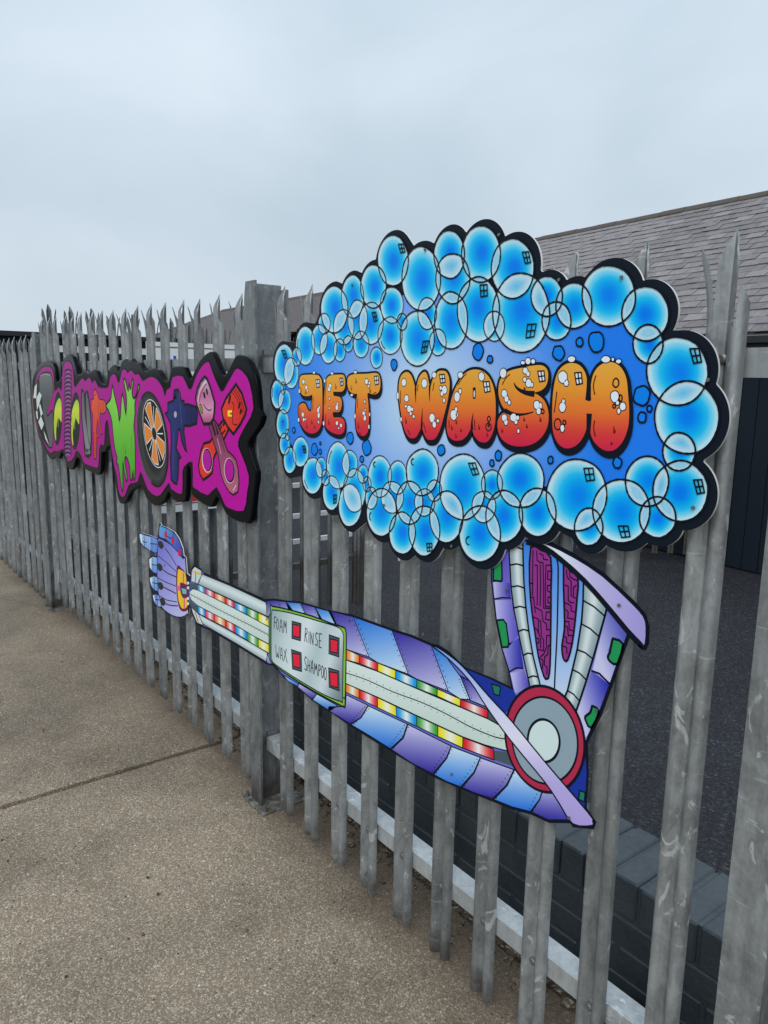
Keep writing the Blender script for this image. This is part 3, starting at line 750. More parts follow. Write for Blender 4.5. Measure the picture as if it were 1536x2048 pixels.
for b, a0, a1 in ((BUB[9], 190, 235), (BUB[10], 120, 160), (BUB[24], 160, 205), (BUB[28], 165, 215), (BUB[41], 120, 165), (BUB[43], 185, 230)):
    J.stroke(mb, arc(b[0], b[1], b[2] * .82, b[3] * .82, a0, a1), .0024, 26, INKC)
tag(mb.build('highlight_mark', M_INK, jet), kind='stuff')
# letters
OR = [(0, (226, 168, 66)), (.3, (228, 150, 50)), (.58, (224, 112, 48)), (.8, (212, 62, 58)), (1, (204, 34, 74))]
WH = (222, 230, 238)
def letter(name, Zf, outline, notches, whites, hollows, win, drops, thick=.011, marks=()):
    mb = MB(); o = smooth(Zf(outline), 3)
    y0 = min(p[1] for p in o); y1 = max(p[1] for p in o)
    for dx, dz, w in ((0, 0, thick), (.0022, -.0042, thick), (.003, -.0075, thick * .9)):
        q = [to_px(J.P(*p)[0] + dx, J.P(*p)[2] + dz, YS) for p in o]
        J.stroke(mb, q, w, 27 + .2 * w * 100 - dz * 30, INKC, closed=True); J.fill(mb, q, INKC, 26.8 + dz * 20)
    J.fill(mb, o, lambda x, y: grad(OR, (y - y0) / (y1 - y0)), 30, 5)
    for n_, w0, w1 in notches: J.stroke(mb, smooth(Zf(n_), 4, False), w0, 31.5, INKC, w2=w1)
    s = Zf([(1, 0)])[0][0] - Zf([(0, 0)])[0][0]
    for (cx, cy, rx, ry) in whites:
        c = Zf([(cx, cy)])[0]; p = J.ell(c[0], c[1], rx * s, ry * s, 16, wob=.12)
        J.stroke(mb, p, .0036, 32, INKC, closed=True); J.fill(mb, p, WH, 32.6)
    for (cx, cy, rx, ry) in hollows:
        c = Zf([(cx, cy)])[0]; J.stroke(mb, J.ell(c[0], c[1], rx * s, ry * s, 16, wob=.12), .0028, 32, INKC, closed=True)
    cx, cy, w, h = win; c = Zf([(cx, cy)])[0]; window(J, mb, c[0], c[1], w * s, h * s, .0, 32.5, WH, .0028)
    for (x, y, h) in drops:
        J.stroke(mb, smooth(Zf([(x - 6, y - h), (x - 4, y - h * .3), (x - 7, y + h * .3), (x, y + h * .6), (x + 6, y + h * .1), (x + 5, y - h * .2)]), 2, False), .0021, 32, (90, 20, 30))
    for m_ in marks: J.stroke(mb, smooth(Zf(m_), 3, False), .0024, 32, (60, 25, 20))
    o_ = mb.build('letter', M_INK, jet); o_['label'] = 'orange bubble letter ' + name
ZJ = Z(540, 680, .16927); ZW = Z(780, 700, .17578); ZS = Z(980, 700, .22135)
letter('J', ZJ, [(375, 425), (420, 412), (560, 412), (600, 440), (622, 500), (628, 700), (625, 900), (610, 1010), (570, 1080), (510, 1105), (440, 1085), (380, 1010), (352, 920), (345, 830), (355, 770), (395, 745), (430, 760), (450, 810), (475, 840), (495, 835), (500, 760), (510, 650), (470, 662), (400, 655), (365, 600), (355, 520), (360, 460)], [],
    [(405, 492, 15, 27), (438, 560, 14, 25), (452, 597, 9, 14), (578, 830, 12, 28), (585, 890, 13, 33), (592, 797, 8, 18), (397, 880, 13, 28), (408, 940, 10, 22), (430, 935, 7, 12), (583, 970, 7, 17), (530, 385, 14, 14), (355, 605, 8, 26), (347, 943, 9, 25)], [], (575, 515, 24, 50), [(430, 620, 28), (447, 1020, 35), (505, 975, 32), (540, 1030, 30)], .0095, [[(362, 800), (362, 900), (385, 980)], [(520, 680), (512, 820)], [(368, 560), (385, 615)]])
letter('E', ZJ, [(690, 440), (740, 415), (850, 408), (885, 425), (897, 480), (893, 560), (865, 605), (815, 612), (770, 610), (755, 620), (765, 660), (800, 665), (840, 680), (857, 730), (852, 800), (825, 850), (770, 850), (750, 860), (755, 895), (770, 915), (840, 915), (885, 950), (893, 1020), (880, 1085), (835, 1115), (770, 1105), (700, 1065), (655, 1000), (645, 900), (648, 700), (660, 560), (672, 480)], [],
    [(720, 543, 14, 28), (707, 580, 16, 27), (743, 395, 15, 14), (655, 480, 9, 25), (799, 797, 15, 33), (806, 752, 8, 17), (713, 692, 8, 15), (710, 806, 7, 13), (760, 760, 6, 11), (800, 982, 13, 24), (848, 1010, 12, 22), (822, 1043, 8, 12), (643, 985, 9, 27)], [], (855, 495, 20, 48), [(788, 555, 35), (706, 980, 38)], .0095, [[(680, 490), (664, 620), (660, 760)], [(662, 880), (668, 1020)]])
letter('T', ZJ, [(940, 430), (1000, 405), (1150, 400), (1250, 390), (1295, 410), (1312, 480), (1310, 570), (1280, 630), (1225, 642), (1175, 625), (1160, 650), (1172, 760), (1178, 950), (1165, 1080), (1125, 1130), (1080, 1125), (1035, 1070), (1022, 980), (1022, 850), (1032, 700), (1038, 640), (1000, 635), (945, 600), (925, 530), (925, 465)], [],
    [(1150, 490, 17, 33), (1184, 508, 10, 19), (1176, 547, 9, 16), (1018, 380, 17, 16), (975, 650, 15, 14), (1117, 865, 15, 25), (1130, 922, 14, 32), (1128, 727, 8, 18), (1135, 825, 7, 14), (1013, 900, 9, 28), (1187, 880, 7, 22), (1178, 1025, 8, 25)], [], (1268, 478, 27, 55), [(972, 570, 33), (1028, 490, 33), (1195, 600, 33), (1055, 1020, 42)], .0100, [[(1048, 690), (1040, 800)], [(1230, 635), (1265, 618)], [(1062, 1090), (1085, 1115)]])
letter('W', ZW, [(150, 275), (200, 250), (245, 280), (275, 350), (292, 420), (302, 455), (312, 410), (340, 310), (390, 252), (425, 265), (445, 340), (463, 420), (476, 400), (500, 320), (550, 250), (600, 235), (650, 250), (682, 320), (685, 440), (660, 600), (620, 760), (580, 900), (530, 1000), (480, 1022), (430, 1010), (390, 940), (370, 870), (355, 900), (310, 985), (255, 1005), (205, 970), (165, 880), (140, 760), (118, 600), (108, 450), (118, 340)], [([(301, 430), (300, 520), (304, 600)], .007, .001), ([(462, 400), (458, 500), (463, 590)], .007, .001), ([(370, 880), (372, 780), (378, 660)], .008, .001)],
    [(167, 368, 26, 42), (400, 378, 30, 50), (197, 550, 23, 37), (630, 452, 27, 45), (587, 433, 15, 22), (600, 497, 16, 27), (625, 573, 13, 24), (228, 668, 22, 38), (190, 640, 12, 15), (262, 675, 12, 22), (245, 722, 11, 22), (279, 757, 11, 20), (487, 772, 30, 50), (514, 847, 19, 36), (555, 805, 13, 20), (512, 285, 22, 32), (97, 522, 12, 40), (135, 790, 9, 25)], [(495, 755, 7, 10), (515, 830, 5, 8)], (605, 327, 33, 52), [(192, 810, 45)], .0115, [[(330, 390), (322, 470)], [(512, 370), (495, 465)], [(208, 905), (240, 965)], [(390, 825), (420, 945)], [(128, 460), (128, 610)]])
letter('A', ZW, [(760, 420), (830, 300), (900, 240), (980, 222), (1060, 240), (1130, 300), (1180, 400), (1205, 520), (1212, 650), (1205, 830), (1175, 950), (1130, 1030), (1080, 1052), (1020, 1035), (965, 970), (943, 895), (925, 905), (880, 980), (820, 1025), (740, 1028), (680, 985), (655, 900), (660, 780), (690, 640), (720, 520)], [([(942, 905), (942, 820), (956, 715)], .009, .001), ([(968, 425), (968, 490), (968, 555)], .0085, .0085)],
    [(968, 500, 7, 42), (1052, 302, 31, 47), (772, 533, 30, 55), (808, 470, 15, 27), (735, 738, 36, 55), (762, 675, 14, 25), (770, 735, 13, 25), (810, 285, 27, 33)], [(1135, 785, 18, 30), (1130, 875, 30, 45), (1132, 860, 8, 10)], (1110, 420, 40, 65), [(765, 820, 38), (715, 890, 32), (820, 915, 25), (762, 980, 28), (1025, 885, 32), (1118, 965, 26)], .0115, [[(880, 270), (830, 320), (782, 395)], [(680, 795), (684, 885)], [(970, 790), (978, 915)]])
letter('S', ZS, [(300, 160), (400, 140), (480, 140), (525, 180), (532, 250), (515, 320), (470, 365), (405, 388), (440, 405), (500, 460), (535, 560), (530, 680), (480, 780), (400, 845), (300, 870), (200, 860), (120, 810), (80, 730), (78, 640), (110, 580), (150, 552), (115, 500), (88, 420), (85, 330), (110, 250), (180, 190)], [([(225, 295), (240, 330), (280, 365), (340, 388), (410, 398)], .002, .012), ([(140, 545), (190, 570), (250, 583), (320, 580), (400, 560)], .010, .002)],
    [(327, 186, 21, 27), (352, 215, 15, 22), (322, 267, 14, 20), (357, 300, 25, 36), (388, 314, 11, 20), (137, 393, 24, 33), (157, 442, 18, 27), (182, 474, 12, 20), (430, 495, 25, 38), (465, 503, 13, 25), (447, 552, 19, 28), (137, 612, 23, 30), (152, 652, 15, 25), (220, 610, 28, 35), (258, 612, 13, 20), (243, 650, 13, 19), (265, 732, 9, 20), (305, 115, 17, 15), (352, 100, 22, 28), (398, 103, 17, 20), (127, 210, 28, 42)], [(484, 555, 13, 20)], (473, 238, 33, 52), [(322, 350, 13), (318, 628, 22), (343, 690, 22), (465, 632, 25), (120, 730, 24)], .0115, [[(188, 220), (150, 255), (118, 315)]])
letter('H', ZS, [(640, 170), (700, 125), (760, 118), (820, 140), (865, 200), (885, 280), (885, 380), (878, 445), (900, 462), (922, 448), (915, 380), (925, 280), (950, 200), (1000, 140), (1070, 110), (1140, 120), (1200, 170), (1240, 260), (1255, 400), (1265, 560), (1255, 700), (1210, 820), (1150, 890), (1090, 912), (1020, 895), (950, 830), (912, 740), (905, 650), (915, 575), (900, 582), (882, 572), (888, 650), (870, 740), (820, 830), (750, 880), (680, 885), (620, 840), (580, 750), (570, 640), (570, 500), (582, 350), (605, 240)], [([(900, 250), (900, 350), (893, 455)], .008, .012), ([(893, 800), (900, 680), (905, 575)], .008, .012)],
    [(665, 243, 38, 52), (697, 298, 20, 28), (663, 517, 28, 43), (672, 462, 12, 17), (662, 707, 17, 32), (1134, 420, 36, 48), (1160, 478, 14, 18), (1208, 510, 26, 35), (1172, 552, 13, 23), (745, 83, 32, 25), (1055, 85, 38, 28), (1118, 85, 10, 15), (1170, 103, 22, 17)], [(620, 670, 30, 50), (680, 655, 14, 20), (1130, 507, 12, 18), (1188, 435, 14, 30), (1145, 297, 27, 40)], (808, 258, 35, 58), [(1132, 730, 35), (1108, 845, 16)], .0125, [[(965, 230), (942, 320), (955, 405)], [(612, 375), (600, 480), (588, 565)], [(952, 635), (945, 710), (960, 785)]])

# ------------------------------------------------------------------ robot arm sign
YA = -.026
A = Sign(YA)
G = Z(660, 1180, .36458); K = Z(960, 1060, .234375); F = Z(260, 1040, .28646); Pn = Z(540, 1180, .12203); H_ = Z(270, 1040, .10254)
arm = tag(empty('robot_arm_sign'), 'cut-out sign of a bent robot arm with rainbow stripes and a panel reading FOAM', 'sign')
outline = F([(420, 430), (428, 345), (450, 318), (500, 350), (520, 375), (700, 452), (948, 562), (1000, 556), (1090, 570), (1190, 580), (1290, 608), (1410, 640)]) + G([(0, 112), (130, 145), (215, 175), (340, 220), (450, 255), (558, 302), (600, 312), (650, 345), (740, 432), (880, 488), (1005, 548)]) + \
    K([(250, 1190), (190, 1000), (145, 770), (125, 600), (105, 430), (108, 250), (150, 130), (250, 20), (350, 30), (430, 58), (600, 115), (800, 215), (1050, 378), (1300, 610), (1402, 725), (1430, 830), (1425, 960), (1405, 1005), (1385, 1003), (1270, 890), (1225, 1010), (1115, 1320), (1025, 1570), (915, 1790)]) + \
    G([(1405, 830), (1410, 1000), (1398, 1195), (1450, 1270), (1440, 1300), (1335, 1290), (1320, 1268), (1200, 1266), (1100, 1220), (1000, 1195), (890, 1150), (720, 1084), (565, 1016), (330, 876), (110, 740), (0, 665)]) + \
    F([(1480, 1352), (1390, 1330), (1270, 1250), (1170, 1160), (1070, 1090), (1000, 1010), (955, 1000), (740, 868), (560, 765), (510, 745), (470, 725), (435, 650), (418, 590), (405, 560), (408, 480)])
A.board('board', outline, M_INK, arm, .004, (20, 28, 44))
mb = MB(); A.fill(mb, clean(outline), (104, 112, 206), 1); A.stroke(mb, clean(outline), .0085, 1.6, (16, 20, 36), closed=True); mb.build('base_print', M_INK, arm)
def seg(mb, poly, c0, c1, d, lvl=2, step=10, sm=False):
    """gradient from c0 to c1 along px direction d"""
    pr = [p[0] * d[0] + p[1] * d[1] for p in poly]; a, b = min(pr), max(pr)
    A.fill(mb, smooth(poly, 3) if sm else poly, lambda x, y: lerp(c0, c1, (x * d[0] + y * d[1] - a) / (b - a + 1e-6)), lvl, step)
PU0, PU1, BL0, BL1 = (50, 44, 152), (204, 204, 238), (38, 112, 214), (208, 228, 244)
LVI = 6
# armour plates, upper row then lower row
up = [(F([(952, 565), (1000, 559), (1090, 570), (1140, 635), (985, 640), (955, 700)]), 0), (F([(1090, 570), (1190, 580), (1225, 660), (1110, 632)]), 1), (F([(1190, 580), (1290, 608), (1345, 700), (1225, 655)]), 0), (F([(1290, 608), (1405, 640), (1450, 745), (1330, 700)]), 1),
      (G([(-10, 110), (0, 114), (128, 146), (215, 368), (90, 325), (85, 240), (30, 190)]), 0), (G([(128, 146), (340, 222), (430, 462), (265, 400), (215, 368)]), 1), (G([(340, 222), (450, 258), (556, 304), (650, 556), (475, 488), (430, 462)]), 0), (G([(556, 304), (640, 370), (720, 480), (770, 602), (715, 598), (650, 556)]), 1), (G([(715, 470), (770, 500), (860, 642), (770, 606)]), 0)]
lo = [(F([(958, 930), (985, 1000), (1075, 1085), (1070, 1095), (1000, 1015), (955, 995)]), 0), (F([(1068, 1080), (1180, 1145), (1172, 1162), (1110, 1130)]), 1), (F([(1178, 1140), (1305, 1215), (1272, 1252), (1172, 1165)]), 0), (F([(1305, 1215), (1450, 1295), (1395, 1332), (1275, 1255)]), 1),
      (G([(-5, 640), (85, 640), (90, 575), (210, 632), (170, 700), (112, 735), (50, 695), (-10, 660)]), 0), (G([(210, 635), (425, 735), (400, 810), (332, 870), (220, 800), (116, 738), (172, 700)]), 1), (G([(428, 737), (666, 856), (640, 920), (565, 1008), (450, 950), (338, 874), (404, 811)]), 0), (G([(666, 858), (826, 918), (790, 1000), (718, 1080), (640, 1050), (570, 1012), (642, 921)]), 1), (G([(826, 920), (1010, 985), (970, 1070), (893, 1145), (800, 1115), (724, 1083), (793, 1001)]), 0), (G([(1012, 987), (1182, 1050), (1150, 1150), (1100, 1216), (1000, 1190), (898, 1149), (973, 1071)]), 1), (G([(1182, 1055), (1322, 1262), (1200, 1262), (1104, 1217), (1150, 1150)]), 0)]
for (p, k) in up:
    mb = MB(); seg(mb, p, (PU0, BL0)[k], (PU1, BL1)[k], (.25, 1), 2, 8); A.stroke(mb, p, .003, LVI, INKC, closed=True); mb.build('armour_plate', M_INK, arm)
for (p, k) in lo:
    mb = MB(); seg(mb, p, (PU1, BL1)[k], (PU0, BL0)[k], (-.15, 1), 2, 8); A.stroke(mb, p, .003, LVI, INKC, closed=True); mb.build('armour_plate', M_INK, arm)
def dots(mb, a, b, n, off, lvl=8, r=1.0):
    for k in range(n):
        t = (k + .5) / n; x = a[0] + (b[0] - a[0]) * t + off[0]; y = a[1] + (b[1] - a[1]) * t + off[1]
        A.fill(mb, A.ell(x, y, r, r * 1.25, 6), INKC, lvl)
mb = MB()
for a, b in (((130, 150), (215, 366)), ((342, 226), (428, 460)), ((560, 310), (650, 553)), ((716, 480), (768, 600))):
    a, b = G([a, b]); dots(mb, a, b, 8, (-3.6, 1)); dots(mb, a, b, 8, (4.2, -1))
for a, b in (((208, 640), (118, 735)), ((425, 740), (336, 868)), ((664, 862), (568, 1006)), ((824, 924), (722, 1080)), ((1008, 990), (896, 1146)), ((1180, 1056), (1102, 1214))):
    a, b = G([a, b]); dots(mb, a, b, 8, (-4, -2)); dots(mb, a, b, 8, (4, 2))
for a, b in (((1092, 575), (1128, 640)), ((1192, 585), (1225, 655)), ((1290, 612), (1330, 695)), ((1408, 645), (1448, 740))):
    a, b = F([a, b]); dots(mb, a, b, 4, (-2.5, .5), r=.8); dots(mb, a, b, 4, (2.8, -.5), r=.8)
tag(mb.build('rivet_print', M_INK, arm), kind='stuff')
# coloured light strips
CLR = dict(b=(20, 150, 226), k=(222, 50, 96), o=(240, 132, 46), r=(216, 36, 50), g=(58, 158, 62), y=(240, 222, 40))
def band(top, bot, keys):
    for i, kx in enumerate(keys):
        a, b, c, d = top[i], top[i + 1], bot[i + 1], bot[i]; mb = MB(); c0 = CLR[kx]
        vs = []; cs = []; n = 10
        for q in range(n + 1):
            t = q / n; w = max(0, 1 - abs(t - .5) / .42) ** 1.1; cc = lerp(c0, (246, 246, 240), w)
            for e_, f_ in ((a, b), (d, c)):
                vs.append(A.P(e_[0] + (f_[0] - e_[0]) * t, e_[1] + (f_[1] - e_[1]) * t, 3)); cs.append(ic(cc))
        mb.add(vs, [(2 * q, 2 * q + 1, 2 * q + 3, 2 * q + 2) for q in range(n)], cs); A.stroke(mb, [a, b, c, d], .0028, LVI, INKC, closed=True)
        mb.build('light_strip', M_INK, arm)
band(G([(90, 325), (162, 358), (264, 400), (360, 440), (478, 490), (590, 542), (717, 598), (867, 656)]), G([(90, 383), (160, 402), (262, 444), (360, 488), (475, 538), (588, 582), (715, 640), (866, 705)]), 'orybgyr')
band(G([(88, 513), (160, 545), (262, 590), (362, 638), (475, 690), (592, 744), (730, 808), (897, 872)]), G([(86, 560), (160, 594), (262, 645), (365, 694), (475, 747), (592, 803), (728, 866), (901, 932)]), 'orybgyr')
band(F([(470, 447), (522, 472), (592, 506), (662, 538), (730, 572), (815, 610), (897, 648), (968, 682)]), F([(473, 490), (524, 514), (593, 548), (664, 582), (732, 618), (815, 658), (897, 706), (970, 744)]), 'bkorbgy')
band(F([(473, 598), (524, 626), (592, 660), (664, 696), (735, 734), (816, 782), (897, 830), (970, 868)]), F([(476, 650), (526, 676), (594, 712), (666, 748), (738, 790), (818, 838), (898, 890), (970, 932)]), 'bkorbgy')
mb = MB()
A.fill(mb, G([(867, 656), (905, 672), (960, 745), (950, 752), (866, 705)]), (74, 88, 98), 2); A.fill(mb, G([(900, 880), (1010, 892), (1046, 880), (1165, 1018), (1150, 1020), (901, 932)]), (74, 88, 98), 2)
A.fill(mb, F([(412, 480), (425, 440), (470, 447), (475, 492), (430, 490)]), (74, 88, 98), 2); A.fill(mb, F([(415, 540), (440, 580), (473, 600), (476, 650), (440, 630), (420, 590)]), (74, 88, 98), 2)
tag(mb.build('dark_housing', M_INK, arm), kind='stuff')
PALE = (206, 222, 214)
def strip(pts, mid, n):
    mb = MB(); seg(mb, pts, (196, 214, 206), (216, 230, 226), (.3, -1), 3, 12); A.stroke(mb, pts, .003, LVI, INKC, closed=True)
    A.stroke(mb, smooth(mid, 3, False), .0026, LVI + .5, INKC)
    for a, b in zip(mid[:-1], mid[1:]):
        L_ = math.hypot(b[0] - a[0], b[1] - a[1]); k = max(2, int(L_ / n)); dots(mb, a, b, k, (0, -5.2 if n > 8 else -3.2), r=.85 if n > 8 else .6); dots(mb, a, b, k, (1, 5.2 if n > 8 else 3.2), r=.85 if n > 8 else .6)
    mb.build('pale_rail', M_INK, arm)
strip(G([(88, 383), (262, 446), (475, 540), (715, 642), (866, 706), (950, 752), (1000, 815), (1038, 862), (1030, 888), (960, 880), (850, 850), (730, 806), (592, 742), (475, 688), (262, 588), (88, 513)]), G([(90, 455), (200, 492), (350, 560), (500, 615), (640, 680), (760, 745), (850, 785), (920, 810), (985, 818)]), 13)
strip(F([(416, 500), (440, 480), (475, 490), (600, 552), (735, 620), (860, 685), (970, 746), (970, 866), (860, 808), (735, 732), (600, 664), (475, 598), (430, 560), (416, 530)]), F([(416, 515), (500, 560), (620, 625), (740, 685), (860, 745), (970, 803)]), 6.5)
# round tubes of the thin forearm
def tubefill(name, a, b, c0=(150, 172, 176), c1=(222, 234, 234)):
    mb = MB(); n = len(a); vs = []; cs = []; m = 6
    for p, q in zip(a, b):
        for k in range(m + 1):
            t = k / m; vs.append(A.P(p[0] + (q[0] - p[0]) * t, p[1] + (q[1] - p[1]) * t, 3)); cs.append(ic(lerp(c0, c1, 1 - abs(t - .4) / .6)))
    fs = [(i * (m + 1) + k, i * (m + 1) + k + 1, (i + 1) * (m + 1) + k + 1, (i + 1) * (m + 1) + k) for i in range(n - 1) for k in range(m)]
    mb.add(vs, [f[::-1] for f in fs], cs); A.stroke(mb, a + b[::-1], .0032, LVI, INKC, closed=True); mb.build(name, M_INK, arm)
tubefill('forearm_tube', F([(505, 378), (700, 458), (948, 574)]), F([(472, 446), (700, 552), (966, 676)]))
tubefill('forearm_tube', F([(478, 655), (700, 775), (962, 925)]), F([(512, 728), (740, 860), (952, 990)]))
mb = MB(); A.fill(mb, F([(428, 428), (432, 350), (452, 325), (498, 352), (500, 385), (478, 448)]), (198, 212, 214), 4); A.fill(mb, F([(434, 350), (498, 372), (496, 384), (432, 362)]), (236, 180, 40), 5); A.stroke(mb, F([(460, 368), (456, 440)]), .006, 5, (130, 60, 70))
A.stroke(mb, F([(428, 428), (432, 350), (452, 325), (498, 352), (500, 385), (478, 448)]), .0028, LVI, INKC, closed=True); mb.build('tube_cap', M_INK, arm)
mb = MB(); A.fill(mb, F([(430, 610), (478, 655), (512, 735), (470, 718), (440, 650)]), (206, 212, 210), 4); A.stroke(mb, F([(455, 640), (478, 715)]), .006, 5, (140, 60, 60)); A.stroke(mb, F([(430, 610), (478, 655), (512, 735), (470, 718), (440, 650)]), .0028, LVI, INKC, closed=True); mb.build('tube_cap', M_INK, arm)
# control panel
mb = MB(); po = smooth(Pn([(12, 300), (45, 268), (300, 320), (700, 430), (1000, 545), (1190, 605), (1245, 670), (1252, 950), (1235, 1840), (1212, 1905), (1170, 1895), (800, 1700), (400, 1460), (100, 1250), (25, 1160), (8, 1050)]), 3)
A.fill(mb, po, (128, 190, 66), 9); A.stroke(mb, po, .005, 10, INKC, closed=True)
pi_ = smooth(Pn([(35, 360), (65, 328), (350, 378), (800, 508), (1100, 600), (1185, 675), (1212, 780), (1200, 1150), (1190, 1790), (1165, 1825), (900, 1720), (500, 1490), (150, 1260), (42, 1160), (25, 1000), (27, 500)]), 3)
A.fill(mb, pi_, lambda x, y: grad([(0, (150, 172, 176)), (.25, (196, 212, 214)), (.45, (214, 226, 228)), (.62, (176, 196, 200)), (.8, (206, 218, 222)), (1, (120, 140, 146))], ((x - 545) * .8 + (y - 1215) * .25) / 150), 11, 8)
A.stroke(mb, pi_, .0038, 12, INKC, closed=True); po_ = mb.build('control_panel', M_INK, arm); po_['label'] = 'green framed panel reading FOAM RINSE WAX SHAMPOO'
for o_, i_ in (([(365, 510), (515, 550), (505, 830), (362, 790)], [(385, 570), (490, 590), (485, 770), (388, 748)]), ([(975, 735), (1140, 790), (1135, 1095), (970, 1040)], [(1000, 810), (1110, 835), (1105, 1025), (1003, 1003)]), ([(355, 975), (518, 1030), (525, 1335), (372, 1290)], [(382, 1045), (490, 1065), (493, 1270), (394, 1245)]), ([(965, 1275), (1135, 1330), (1140, 1650), (975, 1590)], [(990, 1350), (1110, 1370), (1110, 1590), (1003, 1560)])):
    mb = MB(); A.fill(mb, Pn(o_), (74, 92, 98), 13); A.stroke(mb, Pn(o_), .0034, 14, INKC, closed=True); A.stroke(mb, Pn(i_), .007, 14, INKC, closed=True); A.fill(mb, Pn(i_), (226, 40, 66), 15); mb.build('red_button', M_INK, po_)
TXT = dict(FOAM=[[(72, 625), (75, 440), (108, 448)], [(73, 530), (100, 532)], 'o127,560,17,85', [(165, 680), (176, 520), (187, 480), (198, 530), (208, 695)], [(172, 600), (202, 608)], [(228, 695), (233, 500), (252, 610), (270, 512), (274, 705)]],
    WAX=[[(98, 900), (108, 1085), (120, 1095), (128, 1030), (138, 1100), (148, 1105), (155, 930)], [(174, 1130), (184, 960), (193, 945), (200, 970), (212, 1150)], [(179, 1065), (207, 1072)], [(230, 970), (290, 1195)], [(275, 965), (228, 1165)]],
    RINSE=[[(573, 840), (588, 622), (608, 640), (616, 680), (606, 715), (583, 728), (612, 848)], [(645, 678), (643, 865)], [(672, 880), (671, 690), (710, 895), (714, 705)], [(792, 718), (770, 698), (750, 745), (760, 790), (784, 835), (778, 910), (746, 890)], [(852, 722), (816, 712), (810, 935), (845, 945)], [(813, 828), (842, 834)]],
    SHAMPOO=[[(606, 1108), (586, 1092), (572, 1150), (586, 1200), (608, 1245), (600, 1318), (572, 1292)], [(628, 1122), (624, 1330)], [(660, 1150), (654, 1342)], [(627, 1232), (658, 1240)], [(675, 1350), (688, 1190), (697, 1150), (704, 1190), (712, 1362)], [(682, 1272), (709, 1280)], [(728, 1378), (738, 1205), (755, 1310), (770, 1215), (782, 1398)], [(800, 1405), (806, 1222), (828, 1238), (830, 1300), (804, 1325)], 'o865,1340,17,95', 'o912,1372,18,98'])
for wname, sts in TXT.items():
    mb = MB()
    for st in sts:
        if isinstance(st, str):
            a, b, c, d = map(float, st[1:].split(',')); q = Pn([(a, b)])[0]; A.stroke(mb, A.ell(q[0], q[1], c * .12203, d * .12203, 18), .0032, 14, INKC, closed=True)
        else: A.stroke(mb, Pn(st), .0032, 14 + .1 * sts.index(st), INKC)
    o_ = mb.build('lettering', M_INK, po_); o_['label'] = 'thin black hand-drawn word ' + wname
# elbow
mb = MB(); p = G([(650, 350), (740, 432), (880, 490), (1010, 552), (1030, 600), (960, 680), (900, 620), (760, 450)]); A.fill(mb, p, (28, 52, 150), 2); g_ = G([(888, 515), (935, 530), (930, 580), (900, 570)]); A.fill(mb, g_, (28, 120, 92), 4); A.stroke(mb, g_, .003, LVI, INKC, closed=True); tag(mb.build('blue_elbow_cover', M_INK, arm), kind=None); mb = MB(); q = G([(1300, 1000), (1400, 900), (1408, 1000), (1396, 1195), (1300, 1090)]); A.fill(mb, q, (28, 52, 150), 2)
for g_ in (G([(1370, 1100), (1400, 1110), (1396, 1162), (1365, 1148)]),): A.fill(mb, g_, (28, 120, 92), 4); A.stroke(mb, g_, .003, LVI, INKC, closed=True)
mb.build('blue_elbow_cover', M_INK, arm)
mb = MB(); c = lambda x, y, rx, ry, t=.0: A.ell(660 + x * .36458, 1180 + y * .36458, rx * .36458, ry * .36458, 48, t, .01)
A.fill(mb, c(1180, 818, 216, 292, .10), (176, 44, 76), 8); A.stroke(mb, c(1180, 818, 216, 292, .10), .006, 9, INKC, closed=True)
A.fill(mb, c(1180, 824, 180, 238, .07), (140, 160, 172), 10); A.stroke(mb, c(1180, 824, 180, 238, .07), .0045, 11, INKC, closed=True)
A.fill(mb, c(1174, 826, 87, 117, .05), (204, 222, 222), 12); A.stroke(mb, c(1174, 826, 87, 117, .05), .0055, 13, INKC, closed=True); mb.build('elbow_joint', M_INK, arm)
mb = MB(); p = smooth(G([(562, 305), (605, 322), (680, 375), (745, 435), (880, 590), (1000, 720), (1180, 940), (1420, 1222), (1444, 1268), (1438, 1293), (1335, 1283), (1260, 1170), (1180, 1052), (990, 820), (860, 640), (770, 500), (650, 375)]), 3)
A.fill(mb, p, lambda x, y: grad([(0, (120, 160, 232)), (.3, (200, 206, 240)), (.5, (222, 220, 246)), (.75, (178, 168, 222)), (1, (168, 152, 214))], (y - 1290) / 370), 15, 8); A.stroke(mb, p, .004, 16, INKC, closed=True); mb.build('lavender_strap', M_INK, arm)
# upper arm
LO = [(150, 130), (108, 250), (105, 430), (125, 600), (145, 770), (190, 1000), (250, 1190), (285, 1350), (300, 1400)]
L1 = [(250, 20), (250, 200), (258, 330), (268, 500), (290, 680), (330, 880), (375, 1100), (425, 1330)]
L2 = [(365, 20), (368, 200), (375, 430), (392, 650), (420, 880), (455, 1080), (518, 1335)]
mb = MB(); p = K([(245, -10)] + LO[:] + [(425, 1340)] + L1[::-1]); seg(mb, p, (88, 78, 190), (150, 140, 215), (.3, 1), 2, 9)
A.fill(mb, K([(112, 440), (255, 450), (262, 575), (125, 580)]), lambda x, y: lerp((200, 200, 235), (60, 54, 168), (x - 985) / 36), 3, 5)
A.fill(mb, K([(128, 598), (270, 600), (300, 800), (330, 900), (240, 1000), (190, 1000), (146, 770)]), lambda x, y: lerp((196, 196, 236), (96, 88, 196), (x - 988) / 44), 3, 5)
A.fill(mb, K([(190, 1000), (335, 920), (372, 1175), (255, 1205)]), lambda x, y: lerp((150, 146, 216), (36, 44, 160), (x - 1010) / 36), 3, 5)
A.fill(mb, K([(258, 1220), (376, 1195), (425, 1330), (300, 1390)]), lambda x, y: lerp((190, 188, 232), (70, 66, 176), (x - 1025) / 34), 3, 5)
